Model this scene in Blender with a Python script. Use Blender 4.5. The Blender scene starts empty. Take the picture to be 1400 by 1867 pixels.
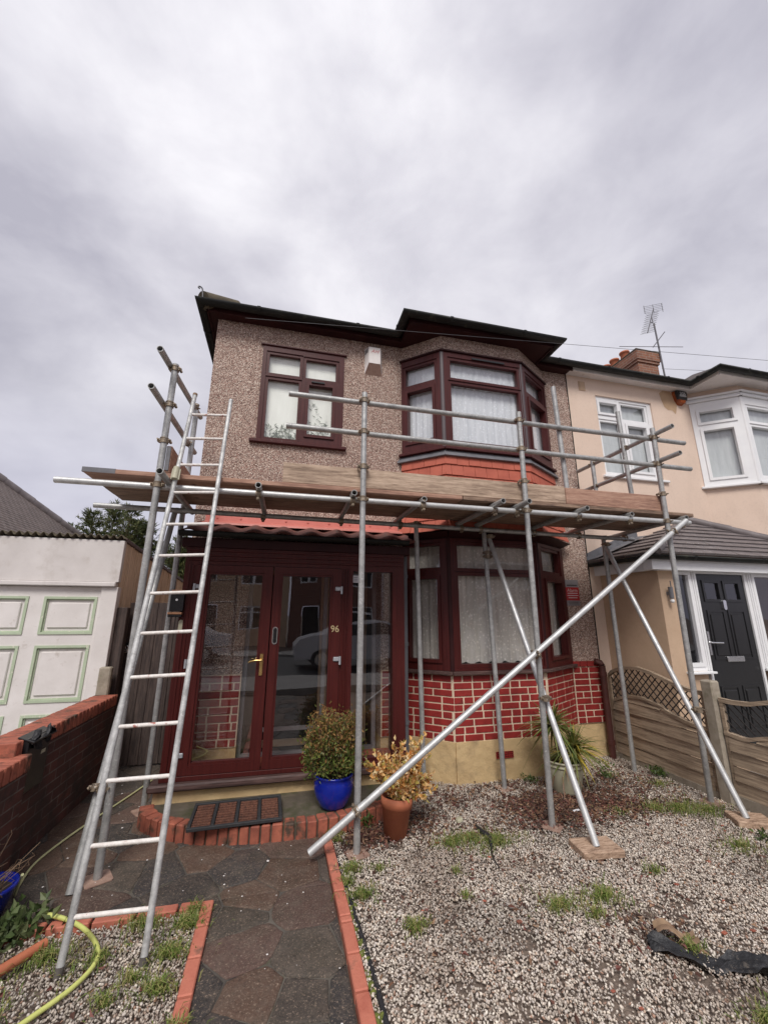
import bpy, math, random
import numpy as np
from mathutils import Vector, Matrix
random.seed(7); RS = np.random.RandomState(11)
PI = math.pi; rad = math.radians
scene = bpy.context.scene
# ------------------------------------------------------------------ camera
H = 1.6
cam_d = bpy.data.cameras.new("camera"); cam = bpy.data.objects.new("camera", cam_d)
scene.collection.objects.link(cam); scene.camera = cam
cam_d.sensor_fit = 'HORIZONTAL'; cam_d.sensor_width = 36.0; cam_d.lens = 36.0 * 745.174 / 1400.0
cam_d.clip_start = 0.02; cam_d.clip_end = 3000
p_, y_, r_ = 0.249511, 0.240947, 0.0032347
F = Vector((math.sin(y_) * math.cos(p_), math.cos(y_) * math.cos(p_), math.sin(p_)))
R0 = Vector((math.cos(y_), -math.sin(y_), 0)); U0 = R0.cross(F)
R = R0 * math.cos(r_) + U0 * math.sin(r_); U = U0 * math.cos(r_) - R0 * math.sin(r_)
m = Matrix(((R.x, U.x, -F.x, 0), (R.y, U.y, -F.y, 0), (R.z, U.z, -F.z, H), (0, 0, 0, 1)))
cam.matrix_world = m
# ------------------------------------------------------------------ world / sun
w = bpy.data.worlds.new("World"); scene.world = w; w.use_nodes = True
nt = w.node_tree; nt.nodes.clear()
def wn(t, **k):
    n = nt.nodes.new(t)
    for a, b in k.items(): setattr(n, a, b)
    return n
out = wn('ShaderNodeOutputWorld'); bg1 = wn('ShaderNodeBackground'); bg2 = wn('ShaderNodeBackground'); add = wn('ShaderNodeAddShader')
sky = wn('ShaderNodeTexSky'); sky.sky_type = 'NISHITA'; sky.sun_disc = False
sky.sun_elevation = rad(50); sky.sun_rotation = rad(200); sky.air_density = 2.0; sky.dust_density = 3.0
bg1.inputs[1].default_value = 0.012
tc = wn('ShaderNodeTexCoord'); mp = wn('ShaderNodeMapping'); mp.inputs['Scale'].default_value = (1.0, 1.0, 1.7); mp.inputs['Location'].default_value = (9.3, 1.6, 3.2)
n1 = wn('ShaderNodeTexNoise'); n1.inputs['Scale'].default_value = 1.35; n1.inputs['Detail'].default_value = 7; n1.inputs['Roughness'].default_value = 0.47; n1.inputs['Distortion'].default_value = 0.35
cr = wn('ShaderNodeValToRGB')
cr.color_ramp.elements[0].position = 0.36; cr.color_ramp.elements[0].color = (0.385, 0.372, 0.43, 1)
cr.color_ramp.elements[1].position = 0.62; cr.color_ramp.elements[1].color = (0.745, 0.73, 0.765, 1)
e = cr.color_ramp.elements.new(0.5); e.color = (0.575, 0.56, 0.61, 1)
nt.links.new(tc.outputs['Generated'], mp.inputs[0]); nt.links.new(mp.outputs[0], n1.inputs[0])
n2 = wn('ShaderNodeTexNoise'); n2.inputs['Scale'].default_value = 4.2; n2.inputs['Detail'].default_value = 8; n2.inputs['Roughness'].default_value = 0.55; n2.inputs['Distortion'].default_value = 0.2; nt.links.new(mp.outputs[0], n2.inputs[0])
ma = wn('ShaderNodeMath'); ma.operation = 'MULTIPLY_ADD'; ma.inputs[1].default_value = .36; nt.links.new(n2.outputs[0], ma.inputs[0]); mb_ = wn('ShaderNodeMath'); mb_.operation = 'MULTIPLY'; mb_.inputs[1].default_value = .66; nt.links.new(n1.outputs[0], mb_.inputs[0]); nt.links.new(mb_.outputs[0], ma.inputs[2]); nt.links.new(ma.outputs[0], cr.inputs[0])
# clear lavender band low down, brighter thin cloud around the middle height
sep = wn('ShaderNodeSeparateXYZ'); nt.links.new(tc.outputs['Generated'], sep.inputs[0])
hr = wn('ShaderNodeValToRGB'); hr.color_ramp.elements[0].position = 0.0; hr.color_ramp.elements[0].color = (1, 1, 1, 1); hr.color_ramp.elements[1].position = 0.42; hr.color_ramp.elements[1].color = (0, 0, 0, 1)
nt.links.new(sep.outputs[2], hr.inputs[0])
mx = wn('ShaderNodeMixRGB'); mx.inputs[2].default_value = (0.52, 0.515, 0.66, 1)
mm = wn('ShaderNodeMath'); mm.operation = 'MULTIPLY'; mm.inputs[1].default_value = 0.75
nt.links.new(hr.outputs[0], mm.inputs[0]); nt.links.new(mm.outputs[0], mx.inputs[0]); nt.links.new(cr.outputs[0], mx.inputs[1])
# thin cloud glows where the sun stands behind it
dp = wn('ShaderNodeVectorMath'); dp.operation = 'DOT_PRODUCT'; dp.inputs[1].default_value = (-.06, .56, .83); nt.links.new(tc.outputs['Generated'], dp.inputs[0])
gr_ = wn('ShaderNodeValToRGB'); gr_.color_ramp.elements[0].position = .72; gr_.color_ramp.elements[0].color = (.96, .955, .97, 1); gr_.color_ramp.elements[1].position = 1.0; gr_.color_ramp.elements[1].color = (1.16, 1.155, 1.14, 1)
nt.links.new(dp.outputs['Value'], gr_.inputs[0]); ml = wn('ShaderNodeMixRGB'); ml.blend_type = 'MULTIPLY'; ml.inputs[0].default_value = 1; nt.links.new(mx.outputs[0], ml.inputs[1]); nt.links.new(gr_.outputs[0], ml.inputs[2])
nt.links.new(ml.outputs[0], bg2.inputs[0]); bg2.inputs[1].default_value = 1.0
nt.links.new(sky.outputs[0], bg1.inputs[0]); nt.links.new(bg1.outputs[0], add.inputs[0]); nt.links.new(bg2.outputs[0], add.inputs[1]); nt.links.new(add.outputs[0], out.inputs[0])
sl = bpy.data.lights.new("sun", 'SUN'); sl.energy = 2.3; sl.angle = rad(22); sl.color = (1.0, 0.965, 0.92)
so = bpy.data.objects.new("sun", sl); scene.collection.objects.link(so)
sdir = Vector((0.20, 0.62, -0.76))            # light travels towards the house
so.rotation_euler = (-sdir).to_track_quat('Z', 'Y').to_euler()
scene.view_settings.view_transform = 'Standard'; scene.view_settings.look = 'None'
scene.view_settings.exposure = 0.17; scene.view_settings.gamma = 1.0
try:
    scene.cycles.max_bounces = 8; scene.cycles.transparent_max_bounces = 16; scene.cycles.glossy_bounces = 4
except Exception: pass

# ------------------------------------------------------------------ materials
MATS = {}
class N:
    """tiny node helper"""
    def __init__(s, name):
        s.m = bpy.data.materials.new(name); s.m.use_nodes = True; s.t = s.m.node_tree; s.t.nodes.clear()
        s.out = s.new('ShaderNodeOutputMaterial'); s.b = s.new('ShaderNodeBsdfPrincipled'); s.link(s.b.outputs[0], s.out.inputs[0])
        s.tc = s.new('ShaderNodeTexCoord')
    def new(s, t, **k):
        n = s.t.nodes.new(t)
        for a, b in k.items(): setattr(n, a, b)
        return n
    def link(s, a, b): s.t.links.new(a, b)
    def noise(s, sc, det=4, rough=.55, vec=None, scale3=None, dist=0):
        n = s.new('ShaderNodeTexNoise'); n.inputs['Scale'].default_value = sc; n.inputs['Detail'].default_value = det; n.inputs['Roughness'].default_value = rough; n.inputs['Distortion'].default_value = dist
        v = vec or s.tc.outputs['Object']
        if scale3:
            mp = s.new('ShaderNodeMapping'); mp.inputs['Scale'].default_value = scale3; s.link(v, mp.inputs[0]); v = mp.outputs[0]
        s.link(v, n.inputs[0]); return n.outputs[0]
    def vor(s, sc, feature='F1', out=0, vec=None, rand=1.0):
        n = s.new('ShaderNodeTexVoronoi'); n.feature = feature; n.inputs['Scale'].default_value = sc; n.inputs['Randomness'].default_value = rand
        s.link(vec or s.tc.outputs['Object'], n.inputs[0]); return n.outputs[out]
    def ramp(s, fac, stops, interp='LINEAR'):
        n = s.new('ShaderNodeValToRGB'); n.color_ramp.interpolation = interp; el = n.color_ramp.elements
        while len(el) < len(stops): el.new(0.5)
        for e_, (p, c) in zip(el, stops):
            e_.position = p; e_.color = (c[0], c[1], c[2], 1) if isinstance(c, (tuple, list)) else (c, c, c, 1)
        s.link(fac, n.inputs[0]); return n.outputs[0]
    def mix(s, fac, a, b, mode='MIX'):
        n = s.new('ShaderNodeMixRGB'); n.blend_type = mode
        for i, v in ((0, fac), (1, a), (2, b)):
            if hasattr(v, 'is_linked'): s.link(v, n.inputs[i])
            elif i == 0: n.inputs[0].default_value = v
            else: n.inputs[i].default_value = (v[0], v[1], v[2], 1)
        return n.outputs[0]
    def math(s, op, a, b=0.0):
        n = s.new('ShaderNodeMath'); n.operation = op
        for i, v in ((0, a), (1, b)):
            if hasattr(v, 'is_linked'): s.link(v, n.inputs[i])
            else: n.inputs[i].default_value = v
        return n.outputs[0]
    def bump(s, h, strength, dist=0.01, target=None):
        n = s.new('ShaderNodeBump'); n.inputs['Strength'].default_value = strength; n.inputs['Distance'].default_value = dist
        s.link(h, n.inputs['Height']); s.link(n.outputs[0], (target or s.b).inputs['Normal'])
    def col(s, v):
        if hasattr(v, 'is_linked'): s.link(v, s.b.inputs['Base Color'])
        else: s.b.inputs['Base Color'].default_value = (v[0], v[1], v[2], 1)
    def set(s, rough=None, metal=None, spec=None):
        if rough is not None:
            if hasattr(rough, 'is_linked'): s.link(rough, s.b.inputs['Roughness'])
            else: s.b.inputs['Roughness'].default_value = rough
        if metal is not None: s.b.inputs['Metallic'].default_value = metal
        if spec is not None: s.b.inputs['Specular IOR Level'].default_value = spec
        return s.m

def simple(name, c1, c2=None, sc=12, rough=.6, bump=.2, bs=None, metal=0, stretch=None, spec=.5, dirt=None, bd=.004):
    n = N(name); c2 = c2 or tuple(x * .75 for x in c1)
    c = n.ramp(n.noise(sc, 6, .6, scale3=stretch), [(.3, c2), (.7, c1)])
    if dirt:
        c = n.mix(n.ramp(n.noise(dirt[1], 5, .65), [(dirt[2], 0), (dirt[3], 1)]), c, dirt[0])
    n.col(c)
    if bump: n.bump(n.noise(bs or sc * 3, 4, .6, scale3=stretch), bump, bd)
    MATS[name] = n.set(rough, metal, spec); return n.m

# pebbledash render: mixed brown, cream and dark stones
def pebble():
    n = N('pebbledash')
    v1 = n.vor(118, out=1); bw = n.new('ShaderNodeSeparateColor'); n.link(v1, bw.inputs[0])
    c = n.ramp(bw.outputs[0], [(0, (.15, .095, .075)), (.13, (.27, .18, .15)), (.32, (.40, .28, .23)), (.56, (.56, .42, .345)), (.80, (.80, .68, .58)), (.93, (.42, .23, .185))], 'CONSTANT')
    big = n.noise(1.3, 5, .6)
    c = n.mix(n.ramp(big, [(.40, 0), (.75, .35)]), c, (.26, .175, .145), 'MIX')
    d = n.vor(118); n.col(c); n.bump(n.math('SUBTRACT', 1.0, d), 1.0, .008); MATS['pebble'] = n.set(.85, 0, .3)
pebble()
def render_wall(name, c1, c2, st):
    n = N(name); c = n.ramp(n.noise(1.8, 6, .65), [(.3, c2), (.7, c1)]); sv = n.noise(1.1, 7, .7, scale3=(2.2, 2.2, 1)); c = n.mix(n.ramp(sv, [(.52, 0), (.80, .4)]), c, st); c = n.mix(n.ramp(n.noise(35, 5, .7), [(.50, 0), (.75, .22)]), c, tuple(x * .55 for x in c1))
    n.col(c); n.bump(n.noise(160, 4, .7), .45, .004); MATS[name] = n.set(.85, 0, .25)
render_wall('render_cream', (.74, .585, .48), (.68, .53, .43), (.50, .385, .31)); render_wall('render_tan', (.58, .42, .295), (.49, .345, .235), (.38, .26, .175))
def tube_mat(name, c, c2, metal, rough, sc):
    n = N(name)
    a = n.noise(13, 8, .75); b = n.noise(sc, 3, .6)
    col = n.ramp(a, [(.3, c2), (.62, c)]); col = n.mix(n.ramp(b, [(.6, 0), (.68, .55)]), col, (.72, .71, .69)); col = n.mix(n.ramp(n.noise(23, 5, .7), [(.63, 0), (.72, .55)]), col, (.20, .13, .09))
    n.col(col); n.bump(b, .25, .002); MATS[name] = n.set(n.ramp(a, [(.3, rough + .15), (.7, rough)]), metal)
tube_mat('tube', (.46, .46, .45), (.24, .24, .235), .45, .42, 60)
tube_mat('tube_new', (.62, .625, .62), (.42, .42, .42), .45, .40, 90)
tube_mat('ladder_metal', (.60, .60, .59), (.27, .27, .265), .3, .5, 55)
tube_mat('coupler', (.34, .27, .19), (.13, .10, .085), .5, .45, 80)
simple('rung', (.84, .81, .77), (.62, .57, .53), 40, .6, .4, dirt=((.38, .12, .09), 22, .60, .68))
def wood(name, c1, c2, c3, ax=(1, 14, 14), rough=.75, sc=3.0, dist=.35):
    n = N(name)
    g = n.mix(.38, n.noise(sc, 8, .7, scale3=ax, dist=dist), n.noise(sc * 3.1, 6, .8, scale3=ax, dist=.1)); l = n.noise(2.1, 6, .7)
    c = n.ramp(g, [(.40, c3), (.49, c2), (.58, c1)]); c = n.mix(n.ramp(l, [(.45, 0), (.75, .5)]), c, c3)
    k = n.vor(2.3, vec=None); c = n.mix(n.ramp(k, [(.03, .8), (.07, 0)]), c, (.07, .04, .03))
    n.col(c); n.bump(g, .5, .004); MATS[name] = n.set(rough, 0, .3)
wood('board', (.58, .44, .33), (.42, .305, .225), (.20, .14, .10))
wood('board_pink', (.48, .30, .22), (.37, .21, .15), (.21, .12, .09))
wood('deck', (.36, .25, .18), (.22, .145, .105), (.09, .062, .048))
wood('blockwood', (.56, .41, .30), (.42, .285, .20), (.20, .13, .09), ax=(3, 14, 14))
wood('fencewood', (.50, .39, .28), (.36, .275, .195), (.17, .125, .09), ax=(12, .7, 16), dist=.15)
wood('trelliswood', (.05, .045, .04), (.035, .03, .03), (.02, .018, .016))
wood('darkgate', (.105, .076, .066), (.065, .047, .042), (.032, .025, .024), ax=(14, 14, 1))
wood('sidetimber', (.84, .68, .51), (.70, .55, .40), (.48, .35, .24), ax=(12, 12, .6), rough=.7)
wood('sillwood', (.14, .085, .075), (.085, .05, .045), (.045, .028, .026), rough=.5)
wood('coirmat', (.20, .085, .052), (.12, .05, .033), (.035, .018, .014), ax=(30, 30, 10))
simple('pvc_red', (.088, .0160, .014), (.052, .0095, .009), 3, .36, .15, 40, stretch=(16, 16, 1), spec=.28, dirt=((.17, .12, .11), 60, .72, .78))
simple('pvc_upper', (.085, .022, .021), (.055, .014, .014), 3, .38, .15, 40, stretch=(16, 16, 1), spec=.25, dirt=((.20, .13, .12), 60, .70, .78))
simple('fascia_dark', (.042, .012, .012), (.024, .007, .008), 4, .5, .08, spec=.2)
simple('gutter_black', (.020, .021, .019), (.010, .010, .010), 5, .5, .1, spec=.25, dirt=((.065, .066, .045), 9, .58, .75))
simple('grey_pvc', (.14, .14, .155), (.10, .10, .11), 5, .45, .05)
simple('post_grey', (.10, .075, .08), (.075, .06, .065), 5, .5, .05)
simple('lead', (.17, .17, .185), (.10, .10, .11), 9, .5, .3)
simple('tile_red', (.50, .125, .075), (.38, .085, .05), 7, .65, .25, 60)
simple('flash_red', (.62, .20, .16), (.52, .155, .12), 6, .45, .1)
simple('pantile', (.20, .065, .045), (.09, .032, .026), 9, .6, .3, dirt=((.06, .045, .04), 9, .55, .7))
simple('painted_brick', (.34, .034, .030), (.20, .022, .020), 9, .55, .5, 50, spec=.3, dirt=((.10, .03, .025), 12, .62, .78))
simple('rust_pipe', (.10, .028, .022), (.055, .018, .015), 9, .6, .3)
simple('cream_mortar', (.76, .62, .46), (.56, .43, .32), 9, .85, .4, 60)
simple('plinth_cream', (.64, .47, .25), (.50, .35, .18), 5, .7, .9, 11, dirt=((.24, .17, .10), 3.6, .56, .8), bd=.012)
simple('stain', (.42, .27, .16), (.52, .36, .23), 5, .8, .2)
simple('white_pvc', (.82, .82, .82), (.76, .76, .77), 5, .35, .03)
simple('white_paint', (.76, .72, .70), (.64, .60, .575), 3.5, .6, .35, 45, dirt=((.42, .36, .31), 9, .60, .8))
simple('green_paint', (.47, .55, .40), (.40, .47, .33), 6, .5, .2, dirt=((.62, .62, .50), 25, .6, .66))
simple('white_board', (.70, .66, .64), (.56, .52, .50), 2.0, .7, .3, 25, dirt=((.46, .41, .37), 6, .52, .85))
simple('orange_brick', (.44, .135, .080), (.22, .062, .040), 8, .75, .5, 70, dirt=((.07, .045, .03), 7, .52, .66))
simple('edge_brick', (.58, .205, .135), (.42, .125, .082), 9, .75, .5, 70, dirt=((.13, .08, .055), 9, .55, .70))
simple('concrete', (.40, .35, .28), (.26, .22, .17), 14, .85, .5, 50, dirt=((.14, .13, .07), 4, .55, .75))
simple('step_concrete', (.15, .125, .095), (.06, .050, .038), 5, .7, .4, 40, dirt=((.05, .055, .02), 4, .5, .7))
simple('plate', (.40, .27, .21), (.26, .16, .125), 20, .6, .3)
simple('black_plastic', (.018, .018, .020), (.012, .012, .013), 8, .3, .05)
simple('foot_rubber', (.13, .115, .10), (.07, .06, .055), 20, .8, .3)
simple('black_rubber', (.035, .035, .037), (.02, .02, .022), 20, .7, .2)
simple('membrane', (.030, .030, .033), (.014, .014, .016), 30, .55, .9, 30, bd=.01, dirt=((.14, .12, .10), 14, .60, .72))
simple('copper', (.85, .48, .30), (.7, .36, .2), 8, .3, .05, metal=.8)
simple('brass', (.75, .52, .22), (.55, .36, .14), 9, .25, .05, metal=.9)
simple('pale_gold', (.62, .50, .28), (.55, .43, .24), 9, .4, 0)
simple('chrome', (.75, .75, .76), (.6, .6, .62), 9, .2, .02, metal=.95)
simple('hinge_grey', (.46, .47, .50), (.38, .39, .41), 9, .45, .05, metal=.3)
simple('blue_glaze', (.012, .03, .38), (.006, .014, .22), 4, .12, .05)
simple('terracotta', (.52, .175, .085), (.40, .12, .06), 9, .7, .25)
simple('cream_pot', (.46, .44, .32), (.36, .34, .24), 6, .5, .1, dirt=((.20, .12, .08), 9, .62, .8))
simple('soil', (.06, .042, .032), (.03, .022, .018), 30, .9, .6)
simple('hose_yellow', (.62, .65, .20), (.50, .53, .15), 12, .5, .1, dirt=((.30, .28, .14), 14, .60, .75))
simple('hose_pale', (.62, .62, .33), (.48, .48, .26), 12, .5, .1)
simple('black_door', (.016, .016, .017), (.011, .011, .012), 4, .28, .12, 40, stretch=(12, 12, 1))
simple('slate_tile', (.20, .175, .175), (.12, .10, .10), 6, .5, .25)
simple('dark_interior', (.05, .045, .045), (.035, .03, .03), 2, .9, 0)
simple('amber', (.36, .085, .015), (.18, .03, .008), 9, .2, .05)
simple('sign_red', (.42, .012, .016), (.36, .01, .014), 6, .45, .05)
simple('sign_grey', (.27, .25, .26), (.19, .175, .18), 6, .4, .05)
simple('white_text', (.62, .50, .50), (.58, .46, .46), 6, .5, 0)
simple('grey_text', (.06, .05, .05), (.05, .045, .045), 6, .5, 0)
simple('red_text', (.62, .22, .22), (.56, .2, .2), 30, .5, 0)
simple('bark', (.16, .10, .07), (.09, .06, .045), 12, .9, .6)
simple('cable', (.10, .10, .11), (.08, .08, .09), 9, .5, 0)
simple('aerial_metal', (.16, .15, .16), (.10, .10, .11), 9, .5, 0, metal=.4)
simple('asphalt', (.055, .055, .058), (.04, .04, .042), 9, .8, .4, 90)
simple('slab_pavement', (.30, .29, .27), (.22, .21, .2), 3, .8, .3)
simple('moss_tile', (.13, .105, .065), (.055, .045, .032), 12, .85, .6, 40)
simple('car_paint', (.62, .63, .66), (.60, .61, .64), 2, .2, 0, metal=.1)
simple('dead_stem', (.30, .20, .12), (.18, .11, .07), 20, .8, .2)
simple('earth', (.22, .17, .135), (.11, .082, .066), 6, .9, .8, 40, bd=.02)
simple('paper', (.70, .70, .72), (.62, .62, .64), 6, .6, 0)

def brick_mat(name, b1, b2, mortar, bw=.215, bh=.065, ms=.01, rough=.8, dirt=None):
    n = N(name); bt = n.new('ShaderNodeTexBrick'); n.link(n.tc.outputs['UV'], bt.inputs[0])
    bt.inputs['Scale'].default_value = 1; bt.inputs['Brick Width'].default_value = bw + ms; bt.inputs['Row Height'].default_value = bh + ms
    bt.inputs['Mortar Size'].default_value = ms * .5; bt.inputs['Mortar Smooth'].default_value = .1; bt.inputs['Bias'].default_value = 0
    bt.inputs[1].default_value = (*b1, 1); bt.inputs[2].default_value = (*b2, 1); bt.inputs[3].default_value = (*mortar, 1)
    c = n.mix(n.ramp(n.noise(7, 6, .7), [(.3, 0), (.75, .6)]), bt.outputs[0], tuple(x * .35 for x in b1))
    if dirt: c = n.mix(n.ramp(n.noise(dirt[1], 6, .7), [(dirt[2], 0), (dirt[3], 1)]), c, dirt[0])
    n.col(c); n.bump(n.math('ADD', n.math('MULTIPLY', n.math('SUBTRACT', 1.0, bt.outputs[1]), 1.0), n.math('MULTIPLY', n.noise(50, 3), .4)), .6, .006)
    MATS[name] = n.set(rough, 0, .3)
brick_mat('old_brick', (.15, .058, .046), (.085, .042, .038), (.20, .165, .14), dirt=((.045, .034, .030), 3.2, .44, .66))
brick_mat('chimney_brick', (.34, .15, .09), (.24, .11, .075), (.36, .30, .25), .2, .06, .012)
brick_mat('street_brick', (.25, .11, .08), (.20, .09, .07), (.35, .31, .27))
brick_mat('red_tile_rows', (.16, .085, .065), (.11, .06, .05), (.02, .015, .015), .16, .10, .008)
brick_mat('slate_rows', (.13, .105, .10), (.10, .085, .08), (.02, .018, .018), .30, .115, .010)
brick_mat('far_tiles', (.13, .095, .085), (.085, .062, .056), (.32, .28, .26), .17, .085, .016)

# crazy paving
def paving():
    n = N('crazy_paving')
    dn = n.new('ShaderNodeTexNoise'); dn.inputs['Scale'].default_value = 4.5; dn.inputs['Detail'].default_value = 6; n.link(n.tc.outputs['Object'], dn.inputs[0])
    vm = n.new('ShaderNodeVectorMath'); vm.operation = 'MULTIPLY_ADD'; vm.inputs[1].default_value = (.17, .17, 0); n.link(dn.outputs[1], vm.inputs[0]); n.link(n.tc.outputs['Object'], vm.inputs[2])
    v = vm.outputs[0]
    c = n.vor(3.3, out=1, vec=v); sp = n.new('ShaderNodeSeparateColor'); n.link(c, sp.inputs[0])
    de = n.vor(3.3, 'DISTANCE_TO_EDGE', 0, v)
    base = n.ramp(sp.outputs[0], [(0, (.050, .043, .041)), (.32, (.075, .061, .053)), (.55, (.13, .078, .055)), (.70, (.060, .052, .051)), (.84, (.13, .075, .062))], 'CONSTANT')
    base = n.mix(n.ramp(n.noise(6, 8, .75), [(.35, 0), (.75, .75)]), base, (.15, .125, .105))
    base = n.mix(n.ramp(n.noise(1.7, 5, .7), [(.5, 0), (.7, .65)]), base, (.035, .032, .018))
    base = n.mix(n.ramp(n.noise(150, 4, .8), [(.57, 0), (.70, .75)]), base, (.36, .27, .2))
    edge = n.ramp(n.math('ADD', de, n.math('MULTIPLY', n.noise(14, 4, .7), .03)), [(.020, 1), (.034, 0)])
    ec = n.ramp(n.noise(3, 3, .6), [(.45, (.028, .024, .021)), (.66, (.15, .13, .105))])
    n.col(n.mix(edge, base, ec))
    h = n.math('ADD', n.math('MULTIPLY', n.ramp(de, [(0, 0), (.03, 1)]), .45), n.math('MULTIPLY', n.noise(42, 8, .8), 1.0)); n.bump(h, .8, .010)
    MATS['paving'] = n.set(n.ramp(n.noise(4, 4, .6), [(.35, .5), (.65, .85)]), 0, .35)
paving()
def flag_mat():
    n = N('flagstone'); a = n.new('ShaderNodeAttribute'); a.attribute_name = 'tint'; c = a.outputs[0]
    c = n.mix(n.ramp(n.noise(8, 9, .8), [(.45, 0), (.68, .6)]), c, (.18, .142, .112)); c = n.mix(n.ramp(n.noise(2.3, 6, .7), [(.50, 0), (.70, .5)]), c, (.045, .040, .024))
    c = n.mix(n.ramp(n.noise(55, 6, .85), [(.50, 0), (.64, .55)]), c, (.030, .026, .023)); c = n.mix(n.ramp(n.noise(95, 4, .85), [(.56, 0), (.64, .85)]), c, (.36, .27, .20)); c = n.mix(n.ramp(n.noise(26, 6, .8), [(.64, 0), (.70, .6)]), c, (.30, .26, .22))
    n.col(c); n.bump(n.noise(48, 9, .8), .9, .010); MATS['flagstone'] = n.set(n.ramp(n.noise(5, 4, .6), [(.35, .45), (.65, .85)]), 0, .4)
flag_mat(); simple('mortar_bed', (.16, .14, .115), (.035, .030, .027), 3.5, .9, .6, 60, dirt=((.060, .058, .025), 7, .56, .72))
# materials that read a per-element colour attribute
def attr_mat(name, rough=.7, transl=0.0, spec=.4, vary=.25, sc=60):
    n = N(name); a = n.new('ShaderNodeAttribute'); a.attribute_name = 'tint'
    c = n.mix(n.ramp(n.noise(sc, 3, .6), [(.3, vary), (.7, 0)]), a.outputs[0], (.02, .015, .012)); n.col(c); n.set(rough, 0, spec)
    if transl:
        tr = n.new('ShaderNodeBsdfTranslucent'); n.link(c, tr.inputs[0]); ms = n.new('ShaderNodeMixShader'); ms.inputs[0].default_value = transl
        n.link(n.b.outputs[0], ms.inputs[1]); n.link(tr.outputs[0], ms.inputs[2]); n.link(ms.outputs[0], n.out.inputs[0])
    MATS[name] = n.m
attr_mat('stones', .75, 0, .35, .35, 90); attr_mat('leaf', .45, .3); attr_mat('grassblade', .5, .35); attr_mat('deadleaf', .7, .1); attr_mat('needles', .7, .15)
# glass
def glass(name, tint=(1, 1, 1), ior=1.9, wob=0.0, trans=1.0, mult=1.0):
    n = N(name); n.t.nodes.remove(n.b)
    tr = n.new('ShaderNodeBsdfTransparent'); tr.inputs[0].default_value = (*[t * trans for t in tint], 1)
    gl = n.new('ShaderNodeBsdfGlossy'); gl.inputs['Roughness'].default_value = 0.01; gl.inputs[0].default_value = (.95, .96, 1, 1)
    fr = n.new('ShaderNodeFresnel'); ge = n.new('ShaderNodeNewGeometry'); n.link(n.math('ADD', n.math('MULTIPLY', ge.outputs['Backfacing'], 1.0 / ior - ior), ior), fr.inputs[0]); f = n.math('MULTIPLY', fr.outputs[0], mult)
    ms = n.new('ShaderNodeMixShader'); n.link(f, ms.inputs[0]); n.link(tr.outputs[0], ms.inputs[1]); n.link(gl.outputs[0], ms.inputs[2]); n.link(ms.outputs[0], n.out.inputs[0])
    if wob:
        b = n.new('ShaderNodeBump'); b.inputs['Strength'].default_value = wob; b.inputs['Distance'].default_value = .02; n.link(n.noise(2.2, 1, .4, scale3=(1, 1, 2.4)), b.inputs['Height'])
        n.link(b.outputs[0], gl.inputs['Normal'])
    MATS[name] = n.m
glass('glass', (1, 1, 1), 1.85, .05); glass('door_glass', (.88, .88, .88), 2.15, .035); glass('dark_glass', (.5, .5, .52), 1.8, .1)
def curtain(name, c1, c2, dens, lace=0):
    n = N(name)
    g = n.noise(3, 4, .6, scale3=(6, 6, 1)); c = n.ramp(g, [(.3, c2), (.7, c1)])
    if lace: c = n.mix(n.ramp(n.vor(26), [(.12, 0), (.35, lace)]), c, tuple(x * .45 for x in c2))
    n.col(c); n.set(.9, 0, .1)
    tr = n.new('ShaderNodeBsdfTransparent'); ms = n.new('ShaderNodeMixShader')
    if lace: n.link(n.ramp(n.vor(38), [(.2, 1), (.45, dens)]), ms.inputs[0])
    else: ms.inputs[0].default_value = dens
    n.link(tr.outputs[0], ms.inputs[1]); n.link(n.b.outputs[0], ms.inputs[2]); n.link(ms.outputs[0], n.out.inputs[0]); MATS[name] = n.m
curtain('net', (.86, .89, .92), (.70, .74, .77), 1.0, .30); curtain('net_low', (.90, .87, .81), (.66, .62, .56), .93, .50); curtain('blind', (.90, .93, .86), (.84, .87, .80), 1.0); curtain('net_grey', (.56, .59, .59), (.46, .49, .49), 1.0)

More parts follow.
